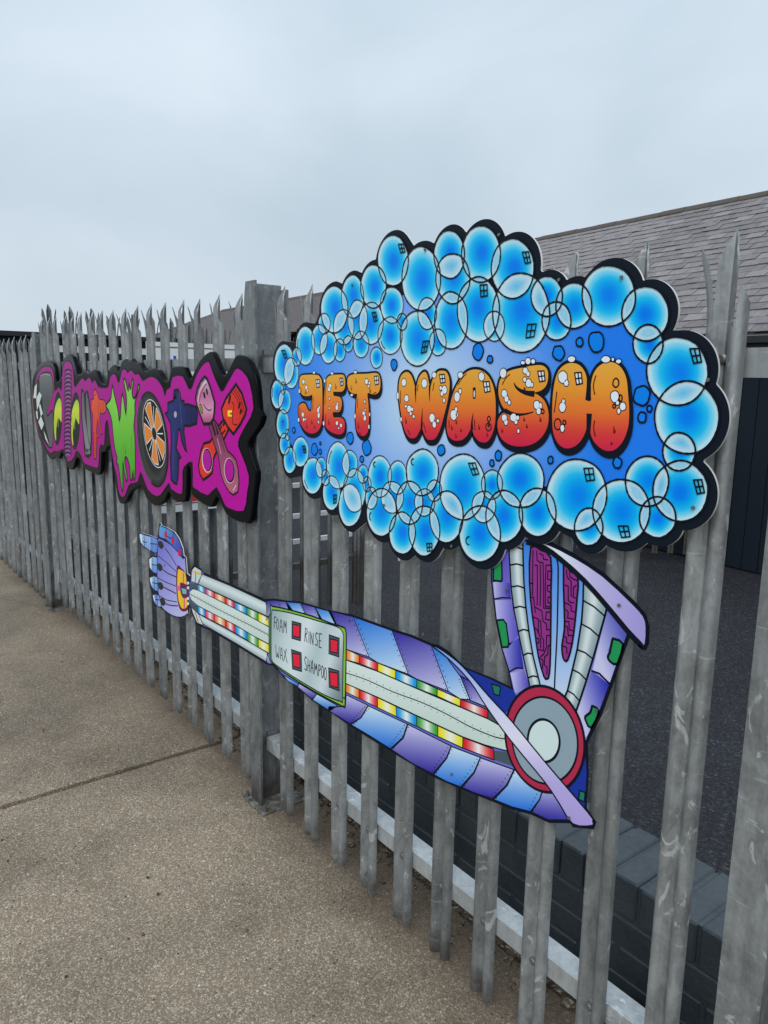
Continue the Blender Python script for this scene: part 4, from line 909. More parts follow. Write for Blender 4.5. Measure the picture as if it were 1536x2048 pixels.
for a, b in (((118, 590), (266, 582)), ((252, 1210), (372, 1182)), ((110, 440), (185, 438))): A.stroke(mb, K([a, ((a[0] + b[0]) / 2, min(a[1], b[1]) - 6), b]), .0032, LVI, INKC)
for g_ in ([(118, 250), (160, 232), (186, 260), (190, 420), (182, 438), (115, 430)], [(145, 770), (200, 765), (225, 800), (246, 960), (240, 998), (190, 1000)]): A.fill(mb, K(g_), (34, 146, 84), 5); A.stroke(mb, K(g_), .0042, LVI, INKC, closed=True)
A.stroke(mb, K(L1), .004, LVI, INKC); mb.build('purple_side_panel', M_INK, arm)
def column(La, Lb, ys, light, name):
    f = lambda L_, y: next((L_[i][0] + (L_[i + 1][0] - L_[i][0]) * (y - L_[i][1]) / (L_[i + 1][1] - L_[i][1]) for i in range(len(L_) - 1) if L_[i][1] <= y <= L_[i + 1][1]), L_[-1][0] if y > L_[-1][1] else L_[0][0])
    for (a0, b0), (a1, b1) in zip(ys[:-1], ys[1:]):
        mb = MB(); vs = []; cs = []; n = 8
        for q in range(n + 1):
            t = q / n
            w = max(0, 1 - abs(t - light) / .38)
            for ya, yb in ((a0, b0), (a1, b1)):
                xa, xb = f(La, ya), f(Lb, yb); bow = -14 * math.sin(math.pi * t); p_ = K([(xa + (xb - xa) * t, ya + (yb - ya) * t + bow)])[0]
                vs.append(A.P(*p_, 3)); cs.append(ic(lerp((142, 164, 170), (222, 232, 232), w)))
        mb.add(vs, [(2 * q, 2 * q + 1, 2 * q + 3, 2 * q + 2) for q in range(n)], cs)
        xa0, xb0, xa1, xb1 = f(La, a0), f(Lb, b0), f(La, a1), f(Lb, b1)
        A.stroke(mb, K([(xa0, a0), ((xa0 + xb0) / 2, (a0 + b0) / 2 - 14), (xb0, b0)]), .0034, LVI, INKC)
        mb.build(name, M_INK, arm)
column(L1, L2, [(40, 20), (150, 165), (300, 305), (485, 495), (665, 665), (865, 860), (1070, 1058), (1262, 1255), (1335, 1330)], .55, 'grey_arm_segment')
R0 = [(885, 430), (880, 620), (868, 780), (830, 1020), (790, 1190), (748, 1370), (712, 1450)]
R1 = [(1090, 640), (1065, 740), (1020, 900), (965, 1100), (910, 1280), (848, 1470), (805, 1590)]
column(R0, R1, [(440, 650), (600, 735), (800, 910), (1020, 1100), (1190, 1280), (1370, 1460), (1460, 1590)], .45, 'grey_arm_segment')
mb = MB(); p = K(L2[::1] + [(600, 1350), (712, 1455)] + R0[::-1] + [(860, 380), (700, 260), (540, 150), (420, 100)])
seg(mb, p, (48, 124, 222), (196, 212, 236), (0, 1), 2, 9); A.stroke(mb, p, .0042, LVI, INKC, closed=True)
A.stroke(mb, smooth(K([(655, 250), (668, 320), (665, 600), (658, 900), (645, 1150), (635, 1390)]), 3, False), .0036, LVI + .5, INKC); mb.build('blue_inner_arm', M_INK, arm)
M1 = [(435, 148), (520, 170), (605, 235), (608, 500), (605, 900), (600, 1150), (588, 1255), (570, 1268), (548, 1250), (500, 1080), (470, 870), (445, 700), (425, 450)]
M2 = [(715, 300), (770, 350), (838, 405), (830, 580), (815, 760), (790, 960), (752, 1105), (722, 1112), (705, 1060), (702, 980), (722, 850), (722, 700)]
def maze(M, runs):
    mb = MB(); A.fill(mb, smooth(K(M), 2), (146, 50, 136), 8); A.stroke(mb, smooth(K(M), 2), .0045, 10, INKC, closed=True)
    for r in runs: A.stroke(mb, K(r), .0028, 9, INKC)
    mb.build('maze_panel', M_INK, arm)
maze(M1, [[(455, 170), (452, 330), (450, 560)], [(425, 455), (455, 455)], [(428, 570), (460, 575), (465, 640), (475, 700)], [(485, 180), (490, 260), (515, 275), (540, 280), (540, 300)], [(470, 300), (490, 300), (492, 480), (490, 640)], [(515, 290), (520, 450), (515, 650)], [(510, 200), (540, 215), (545, 250), (580, 255)], [(540, 300), (545, 470), (545, 665), (600, 670)], [(600, 300), (565, 300), (560, 480), (560, 650), (600, 655)], [(600, 350), (580, 352), (580, 420), (600, 425)], [(600, 470), (578, 475), (578, 520), (600, 530)], [(600, 570), (582, 575), (582, 620), (600, 625)],
    [(475, 660), (530, 690), (540, 780), (570, 800), (570, 850), (600, 850)], [(450, 740), (500, 760), (520, 780), (525, 900), (545, 940), (545, 1030), (500, 1020)], [(500, 770), (500, 870), (520, 930), (520, 1010)], [(600, 700), (570, 700), (560, 760), (600, 770)], [(465, 830), (490, 850), (500, 880)], [(480, 920), (505, 930), (505, 960), (490, 965)], [(600, 900), (570, 900), (570, 1000), (545, 1060), (520, 1080)], [(600, 980), (585, 990), (580, 1060), (555, 1080), (550, 1150), (575, 1170), (572, 1230)], [(510, 1090), (540, 1110), (535, 1180)]])
maze(M2, [[(740, 340), (745, 400), (780, 440), (780, 560), (815, 580)], [(765, 360), (770, 400), (800, 420), (830, 430)], [(730, 470), (755, 480), (755, 600), (780, 620), (800, 620)], [(825, 470), (800, 490), (800, 560)], [(722, 620), (755, 630), (780, 650), (780, 690), (810, 700)], [(735, 680), (755, 700), (750, 750), (800, 760)], [(722, 780), (760, 780), (765, 850), (795, 860)], [(735, 820), (750, 830), (755, 900), (790, 900)], [(715, 900), (740, 920), (740, 960), (780, 970)], [(710, 990), (740, 1000), (745, 1050)]])
mb = MB(); p = K([(1095, 655), (1180, 740), (1262, 850), (1262, 890), (1222, 1005), (1170, 1160), (1112, 1318), (1020, 1560), (912, 1785), (880, 1800), (800, 1600)] + R1[::-1])
seg(mb, p, (120, 112, 205), (160, 154, 222), (.2, 1), 2, 9)
A.fill(mb, K([(1095, 660), (1180, 745), (1260, 850), (1225, 975), (1150, 925), (1090, 1020), (1110, 1130), (1175, 1145), (1112, 1300), (960, 1200), (1010, 990)]), lambda x, y: lerp((200, 200, 234), (40, 46, 165), ((x - 1195) - (y - 1230) * .35 + 25) / 90), 3, 6)
A.fill(mb, K([(955, 1205), (1108, 1320), (1025, 1555), (960, 1500), (900, 1590), (945, 1690), (910, 1780), (812, 1580)]), lambda x, y: lerp((196, 196, 234), (44, 48, 170), ((x - 1170) - (y - 1385) * .3 + 20) / 70), 3, 6)
A.stroke(mb, K([(950, 1200), (1020, 1225), (1110, 1315)]), .0042, LVI, INKC); A.stroke(mb, K(R1), .0045, LVI, INKC); A.stroke(mb, K([(1265, 880), (1222, 1005), (1112, 1318), (1020, 1560), (912, 1785)]), .004, LVI, INKC)
for g_ in ([(1130, 940), (1150, 930), (1222, 975), (1175, 1142), (1110, 1120), (1092, 1080), (1110, 1040)], [(955, 1515), (965, 1502), (1018, 1550), (950, 1690), (905, 1630), (900, 1590), (940, 1560)]): A.fill(mb, smooth(K(g_), 2), (34, 146, 84), 5); A.stroke(mb, smooth(K(g_), 2), .005, LVI, INKC, closed=True)
mb.build('purple_side_panel', M_INK, arm)
mb = MB(); sp_ = [(345, 75), (430, 62), (600, 128), (800, 228), (1050, 390), (1300, 622), (1400, 735), (1424, 830), (1418, 960), (1400, 995)]; si = [(1380, 965), (1270, 850), (1100, 645), (900, 420), (700, 240), (560, 140), (400, 85)]
p = K(sp_ + si); A.stroke(mb, smooth(K([(a - 4, b + 14) for a, b in [(1385, 985)] + si]), 2, False), .012, 11, INKC)
A.fill(mb, smooth(p, 2), lambda x, y: grad([(0, (178, 180, 226)), (.3, (222, 230, 240)), (.6, (186, 180, 226)), (1, (160, 150, 214))], (x - 1040) / 250), 12, 8); A.stroke(mb, smooth(p, 2), .0042, 13, INKC, closed=True); mb.build('lavender_strap', M_INK, arm)
# hand
hand_out = H_([(60, 255), (130, 250), (260, 290), (440, 355), (458, 180), (475, 55), (500, 60), (515, 110), (620, 145), (770, 235), (860, 365), (930, 550), (950, 700), (990, 720), (1015, 1040), (1080, 1100), (1110, 1180), (1100, 1600), (1060, 1760), (1040, 1840), (900, 1915), (740, 1885), (590, 1790), (500, 1720), (370, 1640), (335, 1460), (290, 1300), (270, 1110), (265, 960), (262, 740), (330, 700), (430, 690), (440, 650), (340, 630), (190, 550), (120, 485), (85, 380)])
HS = Sign(YA); HS.board('hand_board', hand_out, M_INK, arm, .004, (26, 28, 46))
mb = MB()
def hs(poly, c0, c1, d, lvl=2): seg(mb, smooth(H_(poly), 2), c0, c1, d, lvl, 5); A.stroke(mb, smooth(H_(poly), 2), .0034, 6, (24, 22, 60), closed=True)
hs([(450, 390), (480, 355), (560, 395), (700, 480), (850, 640), (935, 755), (975, 740), (1000, 1060), (1035, 1750), (1020, 1830), (900, 1895), (740, 1865), (600, 1775), (520, 1690), (490, 1550), (455, 1400), (440, 1200), (435, 1000), (440, 700)], (112, 112, 205), (196, 196, 236), (.5, .35))
mb.build('palm', M_INK, arm)
for pl, c0, c1 in (([(90, 265), (130, 268), (260, 312), (440, 372), (430, 635), (340, 615), (200, 535), (135, 478), (98, 380)], (86, 130, 214), (170, 200, 236)), ([(285, 745), (430, 728), (430, 1045), (300, 955), (278, 850)], (86, 140, 220), (178, 204, 238)), ([(292, 1115), (450, 1118), (452, 1395), (335, 1315), (303, 1220)], (86, 140, 220), (178, 204, 238)), ([(345, 1455), (475, 1475), (505, 1700), (385, 1620)], (80, 120, 205), (170, 190, 232)), ([(472, 190), (495, 75), (515, 125), (620, 155), (755, 245), (850, 375), (915, 550), (938, 730), (850, 635), (700, 475), (600, 378), (478, 330)], (100, 170, 225), (62, 60, 170))):
    mb = MB(); hs(pl, c1 if c0[0] == 86 else c0, c0 if c0[0] == 86 else c1, (1, .4), 3); mb.build('finger', M_INK, arm)
mb = MB()
for l_ in ([(590, 550), (700, 700), (810, 890)], [(545, 970), (660, 1050), (810, 1110)], [(560, 1310), (680, 1370), (805, 1435)], [(600, 1635), (700, 1665), (840, 1675)]): A.stroke(mb, H_(l_), .005, 8, (70, 24, 56))
for l_ in ([(455, 700), (640, 850), (800, 1000)], [(450, 1130), (620, 1220), (810, 1290)], [(465, 1470), (620, 1560), (820, 1600)], [(300, 460), (430, 472)], [(150, 420), (240, 438)], [(330, 870), (430, 885)], [(340, 1220), (450, 1245)], [(400, 1550), (480, 1560)], [(600, 300), (700, 360), (750, 330)], [(610, 155), (600, 370)], [(760, 245), (730, 490)]): A.stroke(mb, H_(l_), .0036, 8, (24, 24, 60))
for l_ in ([(330, 335), (335, 610)], [(180, 285), (185, 520)], [(350, 740), (352, 990)], [(375, 1115), (380, 1345)], [(425, 1465), (440, 1660)]): A.stroke(mb, H_(l_), .0045, 8, (30, 34, 84))
for q_ in ([(95, 280), (128, 275), (150, 470), (120, 440)], [(288, 760), (318, 740), (322, 950), (296, 930)], [(298, 1130), (328, 1120), (335, 1290), (305, 1210)], [(352, 1470), (378, 1465), (392, 1600), (372, 1570)]): A.fill(mb, H_(q_), (222, 234, 244), 6.6)
for l_ in ([(250, 315), (255, 570)], [(285, 320), (285, 600)]): A.stroke(mb, H_(l_), .003, 8, (224, 230, 240))
for (a, b) in ((500, 490), (480, 925), (495, 1290), (535, 1600)): A.fill(mb, smooth(H_([(a - 50, b - 60), (a + 10, b - 80), (a + 55, b - 20), (a + 60, b + 40), (a + 10, b + 75), (a - 30, b + 30)]), 2), (44, 50, 46), 9)
for (a, b) in ((600, 285), (740, 400), (868, 640)): A.fill(mb, A.ell(270 + a * .10254, 1040 + b * .10254, 2.8, 7, 12), (214, 34, 50), 9)
tag(mb.build('knuckle_print', M_INK, arm), kind='stuff')
mb = MB(); A.fill(mb, smooth(H_([(815, 940), (845, 882), (900, 930), (1005, 1085), (1030, 1500), (1038, 1735), (950, 1785), (870, 1725), (822, 1500), (806, 1200)]), 2), (112, 26, 70), 10)
A.fill(mb, smooth(H_([(840, 985), (865, 960), (950, 1010), (1000, 1110), (1018, 1500), (1020, 1690), (930, 1728), (880, 1650), (842, 1500), (830, 1200)]), 2), (238, 196, 40), 11)
A.stroke(mb, H_([(945, 1030), (950, 1200), (965, 1500), (965, 1720)]), .012, 12, (216, 92, 140)); A.stroke(mb, H_([(822, 1330), (880, 1330)]), .02, 12, (222, 100, 160))
A.fill(mb, smooth(H_([(882, 1230), (930, 1225), (1030, 1280), (1050, 1400), (1040, 1500), (940, 1520), (893, 1400)]), 2), (110, 24, 96), 13); A.fill(mb, H_([(912, 1330), (1005, 1350), (1010, 1445), (935, 1435)]), (90, 196, 176), 14)
for yy in (1230, 1320, 1530, 1630): A.fill(mb, A.ell(270 + 1040 * .10254, 1040 + yy * .10254, 2.4, 3.2, 10), (210, 224, 226), 15)
mb.build('wrist_cuff', M_INK, arm)

def screws(sg, pts, parent):
    sm = MB().cyl((0, -.0022, 0), (0, 0, 0), .0030, 10, .0035).mesh('screw'); sm.materials.append(M_BOLT)
    for p in pts:
        w = sg.P(*p, 34); link('screw', sm, parent=parent, loc=w)
screws(J, [(566, 842), (706, 570), (770, 1010), (905, 1092), (1000, 470), (1245, 555), (1418, 760), (1388, 1015), (1120, 560), (852, 500)], jet)
screws(A, [(560, 1208), (700, 1240), (690, 1395), (848, 1268), (905, 1548), (1140, 1635), (1015, 1180), (1240, 1210), (1195, 1420), (330, 1130)], arm)

# ------------------------------------------------------------------ purple moulded sign
YP = -.042
V = Sign(YP)
Q_ = Z(0, 540, .36458); R_ = Z(50, 690, .15625); T_ = Z(190, 690, .22786)
pur = tag(empty('purple_sign'), 'purple cut-out sign with thick black edge whose car parts spell COLOURWORX', 'sign')
pout = Q_([(175, 640), (184, 575), (215, 515), (258, 495), (290, 510), (302, 560), (308, 615), (325, 600), (340, 580), (343, 500), (370, 460), (398, 475), (416, 540), (424, 570), (442, 568), (456, 550), (473, 560), (488, 562), (508, 545), (530, 558), (552, 615), (582, 620), (592, 560), (614, 520), (638, 528), (650, 555), (664, 502), (685, 487), (702, 502), (720, 486), (740, 510), (766, 508), (788, 550), (806, 552), (832, 538), (870, 552), (898, 602), (924, 602), (936, 536), (960, 528), (1010, 534), (1036, 598), (1060, 562), (1092, 495), (1128, 458), (1160, 447), (1182, 485), (1218, 572), (1242, 560), (1278, 490), (1302, 463), (1350, 488), (1388, 550), (1408, 640), (1418, 765), (1436, 800), (1420, 860), (1372, 928), (1362, 975), (1404, 1105), (1396, 1200), (1374, 1375), (1340, 1388), (1300, 1380), (1240, 1345), (1208, 1275), (1185, 1245), (1160, 1300), (1120, 1290), (1058, 1245), (1044, 1200), (1042, 1090), (1026, 1085), (1020, 1245), (1000, 1275), (945, 1262), (926, 1215), (905, 1262), (880, 1285), (845, 1294), (802, 1255), (775, 1180), (756, 1190), (715, 1218), (692, 1270), (668, 1284), (650, 1268), (635, 1195), (622, 1085), (604, 975), (592, 968), (572, 1000), (556, 1005), (552, 1105), (530, 1125), (500, 1110), (462, 1092), (442, 1045), (418, 1030), (402, 1085), (378, 1094), (358, 1050), (340, 995), (322, 1035), (300, 1025), (280, 1040), (258, 1015), (215, 930), (187, 800)])
def body(outline, yc, ext, bev, name, mat, parent):
    c = bpy.data.curves.new(name, 'CURVE'); c.dimensions = '2D'; c.fill_mode = 'BOTH'; sp = c.splines.new('POLY'); o = clean(smooth(outline, 2)); sp.points.add(len(o) - 1)
    for q, p in zip(sp.points, o):
        w = V.P(*p); q.co = (w[0], w[2], 0, 1)
    sp.use_cyclic_u = True; c.extrude = ext; c.bevel_depth = bev; c.bevel_resolution = 3; c.offset = -bev
    ob = bpy.data.objects.new('tmp', c); COL.objects.link(ob); dg = bpy.context.evaluated_depsgraph_get(); dg.update()
    me = bpy.data.meshes.new_from_object(ob.evaluated_get(dg)); bpy.data.objects.remove(ob); me.materials.clear()
    for v in me.vertices: x, y, z = v.co; v.co = (x, yc - z, y)
    me.flip_normals(); me.update(); me.shade_smooth(); me.set_sharp_from_angle(angle=R(28))
    return link(name, me, mat, parent)
body(pout, YP + .0105, .004, .006, 'moulded_body', M_BLACKG, pur)
pin = Q_([(190, 640), (202, 580), (232, 535), (265, 527), (288, 545), (296, 600), (300, 665), (322, 640), (338, 660), (342, 560), (352, 510), (375, 498), (395, 522), (403, 575), (408, 640), (425, 625), (442, 600), (455, 592), (468, 608), (482, 592), (496, 592), (506, 620), (520, 600), (540, 640), (575, 645), (595, 636), (602, 590), (622, 568), (638, 580), (646, 612), (656, 610), (668, 552), (685, 540), (700, 562), (720, 545), (740, 572), (762, 568), (782, 605), (806, 592), (833, 583), (865, 602), (895, 650), (905, 690), (914, 655), (935, 640), (946, 586), (1002, 580), (1032, 645), (1052, 645), (1075, 580), (1110, 520), (1145, 500), (1162, 545), (1212, 662), (1240, 632), (1280, 560), (1305, 535), (1345, 570), (1370, 620), (1392, 760), (1352, 850), (1315, 920), (1308, 965), (1330, 1020), (1367, 1130), (1357, 1220), (1338, 1325), (1260, 1312), (1230, 1285), (1188, 1195), (1140, 1240), (1068, 1200), (1056, 1175), (1055, 1058), (1020, 1072), (1002, 1110), (1000, 1230), (955, 1215), (936, 1200), (925, 1172), (882, 1235), (850, 1240), (812, 1208), (786, 1142), (770, 1110), (755, 1165), (715, 1175), (700, 1200), (684, 1242), (665, 1245), (650, 1210), (640, 1130), (625, 1070), (602, 920), (592, 830), (578, 845), (572, 960), (556, 958), (545, 985), (540, 1080), (520, 1085), (462, 1062), (448, 1025), (420, 990), (405, 1030), (372, 1055), (352, 985), (322, 998), (295, 995), (276, 1008), (240, 950), (200, 850), (186, 740)])
mb = MB(); V.fill(mb, smooth(pin, 2), lambda x, y: grad([(0, (156, 10, 130)), (.35, (168, 4, 140)), (1, (186, 0, 154))], (x - 70) / 440), 1, 14); V.stroke(mb, smooth(pin, 2), .006, 1.6, (8, 10, 16), closed=True); mb.build('magenta_face', M_INK, pur)
BK = (10, 12, 20)
def emblem(name, label, draw):
    mb = MB(); draw(mb); o = mb.build(name, M_INK, pur); o['label'] = label
def shp(mb, pts, col, lv=3, sw=.009, sm=1, step=None):
    p = smooth(pts, sm) if sm > 1 else pts; V.fill(mb, p, col, lv, step)
    if sw: V.stroke(mb, p, sw, lv + .6, BK, closed=True)
def dC(mb):
    shp(mb, R_([(105, 600), (130, 520), (180, 410), (250, 352), (325, 360), (352, 450), (360, 600), (330, 720), (280, 870), (296, 905), (345, 840), (360, 900), (362, 1100), (350, 1290), (312, 1310), (225, 1200), (140, 960), (105, 720)]), lambda x, y: grad([(0, (110, 116, 116)), (.4, (72, 78, 82)), (1, (104, 98, 104))], (y - 745) / 150), 3, .010, 2, 5)
    shp(mb, R_([(108, 560), (150, 470), (185, 430), (188, 590), (215, 640), (225, 750), (235, 880), (255, 980), (290, 1150), (315, 1290), (225, 1190), (140, 960), (105, 720)]), (14, 22, 22), 4.5, 0, 2)
    for w in ([(125, 530), (152, 490), (146, 680), (108, 680)], [(185, 598), (214, 645), (180, 765), (155, 835), (146, 682)], [(195, 752), (230, 880), (203, 912), (180, 770)], [(140, 840), (160, 850), (168, 960), (150, 930)], [(205, 908), (242, 1010), (212, 1090), (172, 985)], [(238, 1090), (268, 1160), (310, 1285), (262, 1200)]): V.fill(mb, R_(w), (206, 218, 214), 5.5)
    V.stroke(mb, smooth(R_([(195, 400), (250, 372), (320, 390)]), 3, False), .004, 5.5, (170, 170, 170)); V.stroke(mb, R_([(355, 620), (285, 870)]), .006, 5.5, (190, 60, 110)); V.stroke(mb, smooth(R_([(98, 640), (110, 820), (170, 1080)]), 3, False), .006, 5.5, (190, 80, 110))
emblem('letter', 'letter C with a chequered visor band', dC)
def dO(cx, cy, rx, ry, fl, tip):
    def d(mb):
        V.fill(mb, V.ell(*R_([(cx, cy)])[0], rx * .15625, ry * .15625, 28, -.02), (16, 26, 28), 3)
        V.fill(mb, smooth(R_(fl), 3), lambda x, y: grad([(0, (150, 200, 60)), (.25, (206, 220, 70)), (.6, (176, 200, 50)), (1, (196, 206, 60))], (y - 795) / 90), 4, 4)
        V.stroke(mb, smooth(R_(tip), 3, False), .006, 5, (196, 206, 60), w2=.002)
    return d
emblem('letter', 'letter O with a yellow green flame', dO(418, 940, 57, 345, [(435, 680), (466, 745), (468, 980), (450, 960), (430, 935), (418, 960), (400, 1090), (398, 1225), (378, 1150), (370, 1000), (385, 800)], [(425, 1050), (428, 960), (436, 930)]))
def dL(mb):
    shp(mb, R_([(500, 420), (520, 340), (550, 320), (585, 345), (600, 430), (600, 700), (590, 1100), (592, 1350), (575, 1440), (545, 1460), (520, 1380), (500, 1100), (492, 700)]), (128, 40, 118), 3, 0, 2)
    for k in range(21):
        y = 340 + k * 53; a = R_([(545 + (8 if k < 12 else 2), y + 14)])[0]
        V.stroke(mb, arc(a[0], a[1], 7.2, 6.5, 170 if k < 15 else 150, 395 if k % 2 else 370, 10), .0062 if k % 3 else .009, 4 + .02 * k, (22, 14, 40)); V.stroke(mb, arc(a[0], a[1] + 3.2, 5.2, 5.0, 200, 340, 8), .003, 5, (170, 130, 180))
emblem('letter', 'letter L drawn as a coil spring', dL)
emblem('letter', 'second letter O with a yellow green flame', dO(645, 970, 62, 372, [(656, 700), (692, 765), (694, 1010), (665, 965), (648, 935), (632, 1000), (612, 1130), (620, 1285), (600, 1230), (588, 1000), (606, 830)], [(638, 1080), (640, 980), (650, 950)]))
def dU(mb):
    shp(mb, R_([(718, 590), (745, 575), (765, 640), (775, 600), (795, 585), (815, 640), (835, 800), (850, 1000), (850, 1400), (770, 1420), (748, 1200), (722, 920)]), (30, 30, 36), 3, .005, 2)
    for w in ([(728, 615), (748, 605), (758, 700), (775, 950), (812, 1180), (835, 1330), (778, 1335), (742, 1050), (728, 850)], [(780, 620), (800, 640), (825, 810), (842, 1000), (838, 1310), (805, 1150), (785, 880)]): shp(mb, R_(w), lambda x, y: lerp((96, 94, 102), (132, 132, 138), (y - 780) / 110), 4.2, .0035, 2, 6)
    shp(mb, R_([(770, 1335), (838, 1335), (840, 1400), (775, 1405)]), (110, 112, 114), 5.2, .003); V.fill(mb, R_([(780, 1345), (806, 1342), (804, 1368), (784, 1370)]), (16, 16, 20), 6.2)
emblem('letter', 'grey letter U shaped as a bent strap', dU)
def dR(mb):
    shp(mb, R_([(850, 700), (882, 685), (876, 590), (905, 565), (932, 640), (950, 690), (975, 700), (1000, 700), (1020, 715), (1040, 760), (1032, 860), (990, 885), (962, 870), (958, 950), (972, 1050), (992, 1145), (972, 1140), (945, 1010), (930, 950), (915, 1100), (948, 1180), (925, 1185), (920, 1300), (915, 1450), (885, 1460), (875, 1330), (868, 1100), (870, 900), (845, 810)]), lambda x, y: lerp((226, 88, 58), (196, 56, 46), (y - 790) / 120), 3, .0055, 1, 6)
    for k in range(11): y = 1130 + 28 * k; V.stroke(mb, R_([(874, y), (884, y)]), .004, 4.5, BK); V.stroke(mb, R_([(908, y), (922, y)]), .004, 4.5, BK)
    for w in ([(960, 710), (965, 860)], [(985, 712), (990, 865)], [(1008, 720), (1010, 862)], [(935, 660), (940, 880), (965, 1040)], [(885, 640), (905, 640), (905, 590)]): V.stroke(mb, R_(w), .0035, 4.5, (120, 30, 30))
emblem('letter', 'red letter R shaped as an air gun', dR)
def dW(mb):
    p = T_([(95, 530), (125, 490), (142, 455), (153, 352), (165, 420), (180, 480), (200, 560), (215, 660), (225, 600), (238, 425), (258, 520), (272, 610), (278, 480), (268, 400), (252, 312), (264, 300), (280, 360), (292, 400), (299, 340), (308, 385), (318, 370), (326, 305), (338, 318), (325, 420), (342, 470), (365, 430), (380, 350), (392, 366), (364, 455), (350, 520), (352, 600), (342, 700), (350, 800), (355, 1000), (350, 1170), (338, 1170), (334, 1100), (325, 1180), (312, 1180), (304, 1070), (285, 1000), (268, 985), (262, 1030), (284, 1170), (274, 1190), (254, 1100), (244, 1030), (246, 1255), (236, 1275), (222, 1180), (206, 1060), (190, 1035), (195, 985), (178, 930), (160, 800), (150, 680), (130, 600), (110, 560)])
    shp(mb, p, lambda x, y: grad([(0, (130, 208, 76)), (.35, (112, 196, 62)), (.7, (84, 172, 46)), (1, (72, 156, 44))], (y - 780) / 200), 3, .010, 2, 7)
    for a, b, w in (((268, 960), (272, 860), .006), ((205, 640), (222, 720), .004), ((345, 640), (330, 820), .003), ((320, 800), (325, 960), .004), ((250, 860), (252, 990), .002)): V.stroke(mb, T_([a, b]), w, 4.5, (34, 92, 30), w2=.001)
    for a, b in (((170, 520), (200, 640)), ((240, 520), (250, 640)), ((300, 450), (300, 620))): V.stroke(mb, T_([a, b]), .005, 4.5, (166, 226, 120), w2=.001)
emblem('letter', 'lime green dripping slime letter W', dW)
def dT(mb):
    e = lambda cx, cy, rx, ry, t=.13, n=40: V.ell(*T_([(cx, cy)])[0], rx * .22786, ry * .22786, n, t)
    V.fill(mb, e(508, 828, 134, 424, .10), (14, 15, 17), 3)
    V.rings(mb, lambda r: e(508, 828, 122 * r, 408 * r, .10), [(.4, (30, 31, 33)), (.72, (38, 39, 41)), (.86, (62, 64, 66)), (.93, (46, 48, 50)), (1, (34, 35, 37))], 3.6, 40)
    for q in (.97, 1.0, .92): V.stroke(mb, [(x - 2.0, y - 1) for x, y in e(506, 832, 124 * q, 404 * q, .10)][12:28], .003, 4.4, (96, 100, 104))
    V.fill(mb, e(521, 778, 92, 298), (14, 14, 16), 5); V.stroke(mb, e(521, 778, 92, 298), .004, 5.6, (212, 214, 214), closed=True)
    import math as _m
    for k in range(5):
        a = R(-108 + 72 * k); P_ = lambda r, d: T_([(521 + (84 * r * _m.cos(a + d)) + .13 * 272 * r * _m.sin(a + d), 778 + 280 * r * _m.sin(a + d))])[0]
        pl = [P_(.16, -.5), P_(.98, -.34), P_(.99, 0), P_(.98, .34), P_(.16, .5)]
        V.fill(mb, pl, (224, 134, 52), 6.4); V.stroke(mb, pl, .004, 7, (226, 228, 226), closed=True)
        V.stroke(mb, [P_(.2, .62), P_(.9, .63)], .0045, 7.4, (226, 228, 226))
    V.fill(mb, e(521, 778, 20, 58), (24, 26, 26), 8); V.stroke(mb, e(521, 778, 20, 58), .003, 8.6, (190, 195, 190), closed=True)
emblem('letter', 'letter O drawn as a tyre with orange alloy wheel', dT)
def dF(mb):
    shp(mb, T_([(640, 510), (692, 488), (690, 470), (712, 462), (712, 420), (700, 460), (690, 440), (695, 400), (730, 392), (748, 430), (756, 490), (782, 492), (784, 525), (812, 520), (890, 545), (900, 600), (892, 690), (822, 712), (784, 705), (780, 760), (792, 860), (805, 935), (788, 915), (760, 840), (748, 745), (732, 742), (722, 840), (712, 905), (730, 940), (752, 985), (734, 1000), (732, 1140), (718, 1220), (692, 1210), (668, 1180), (662, 1000), (670, 850), (664, 690), (640, 640), (618, 600), (640, 590)]), lambda x, y: lerp((38, 54, 118), (24, 32, 84), (x - 330) / 60), 3, .010, 1, 7)
    for xx in (800, 822, 845, 868): V.stroke(mb, T_([(xx, 530), (xx + 3, 700)]), .004, 4.5, (16, 20, 52))
    for k in range(12): y = 930 + 22 * k; V.stroke(mb, T_([(664, y), (676, y)]), .003, 4.5, (10, 12, 34)); V.stroke(mb, T_([(716, y + 10), (732, y + 10)]), .003, 4.5, (10, 12, 34))
    V.fill(mb, V.ell(*T_([(706, 610)])[0], 3, 6.5, 14), (176, 164, 176), 4.5); V.stroke(mb, T_([(690, 760), (684, 1100)]), .004, 4.5, (70, 84, 150)); V.stroke(mb, T_([(742, 420), (760, 700)]), .004, 4.5, (70, 84, 150))
emblem('letter', 'navy blue letter R shaped as a spray gun', dF)
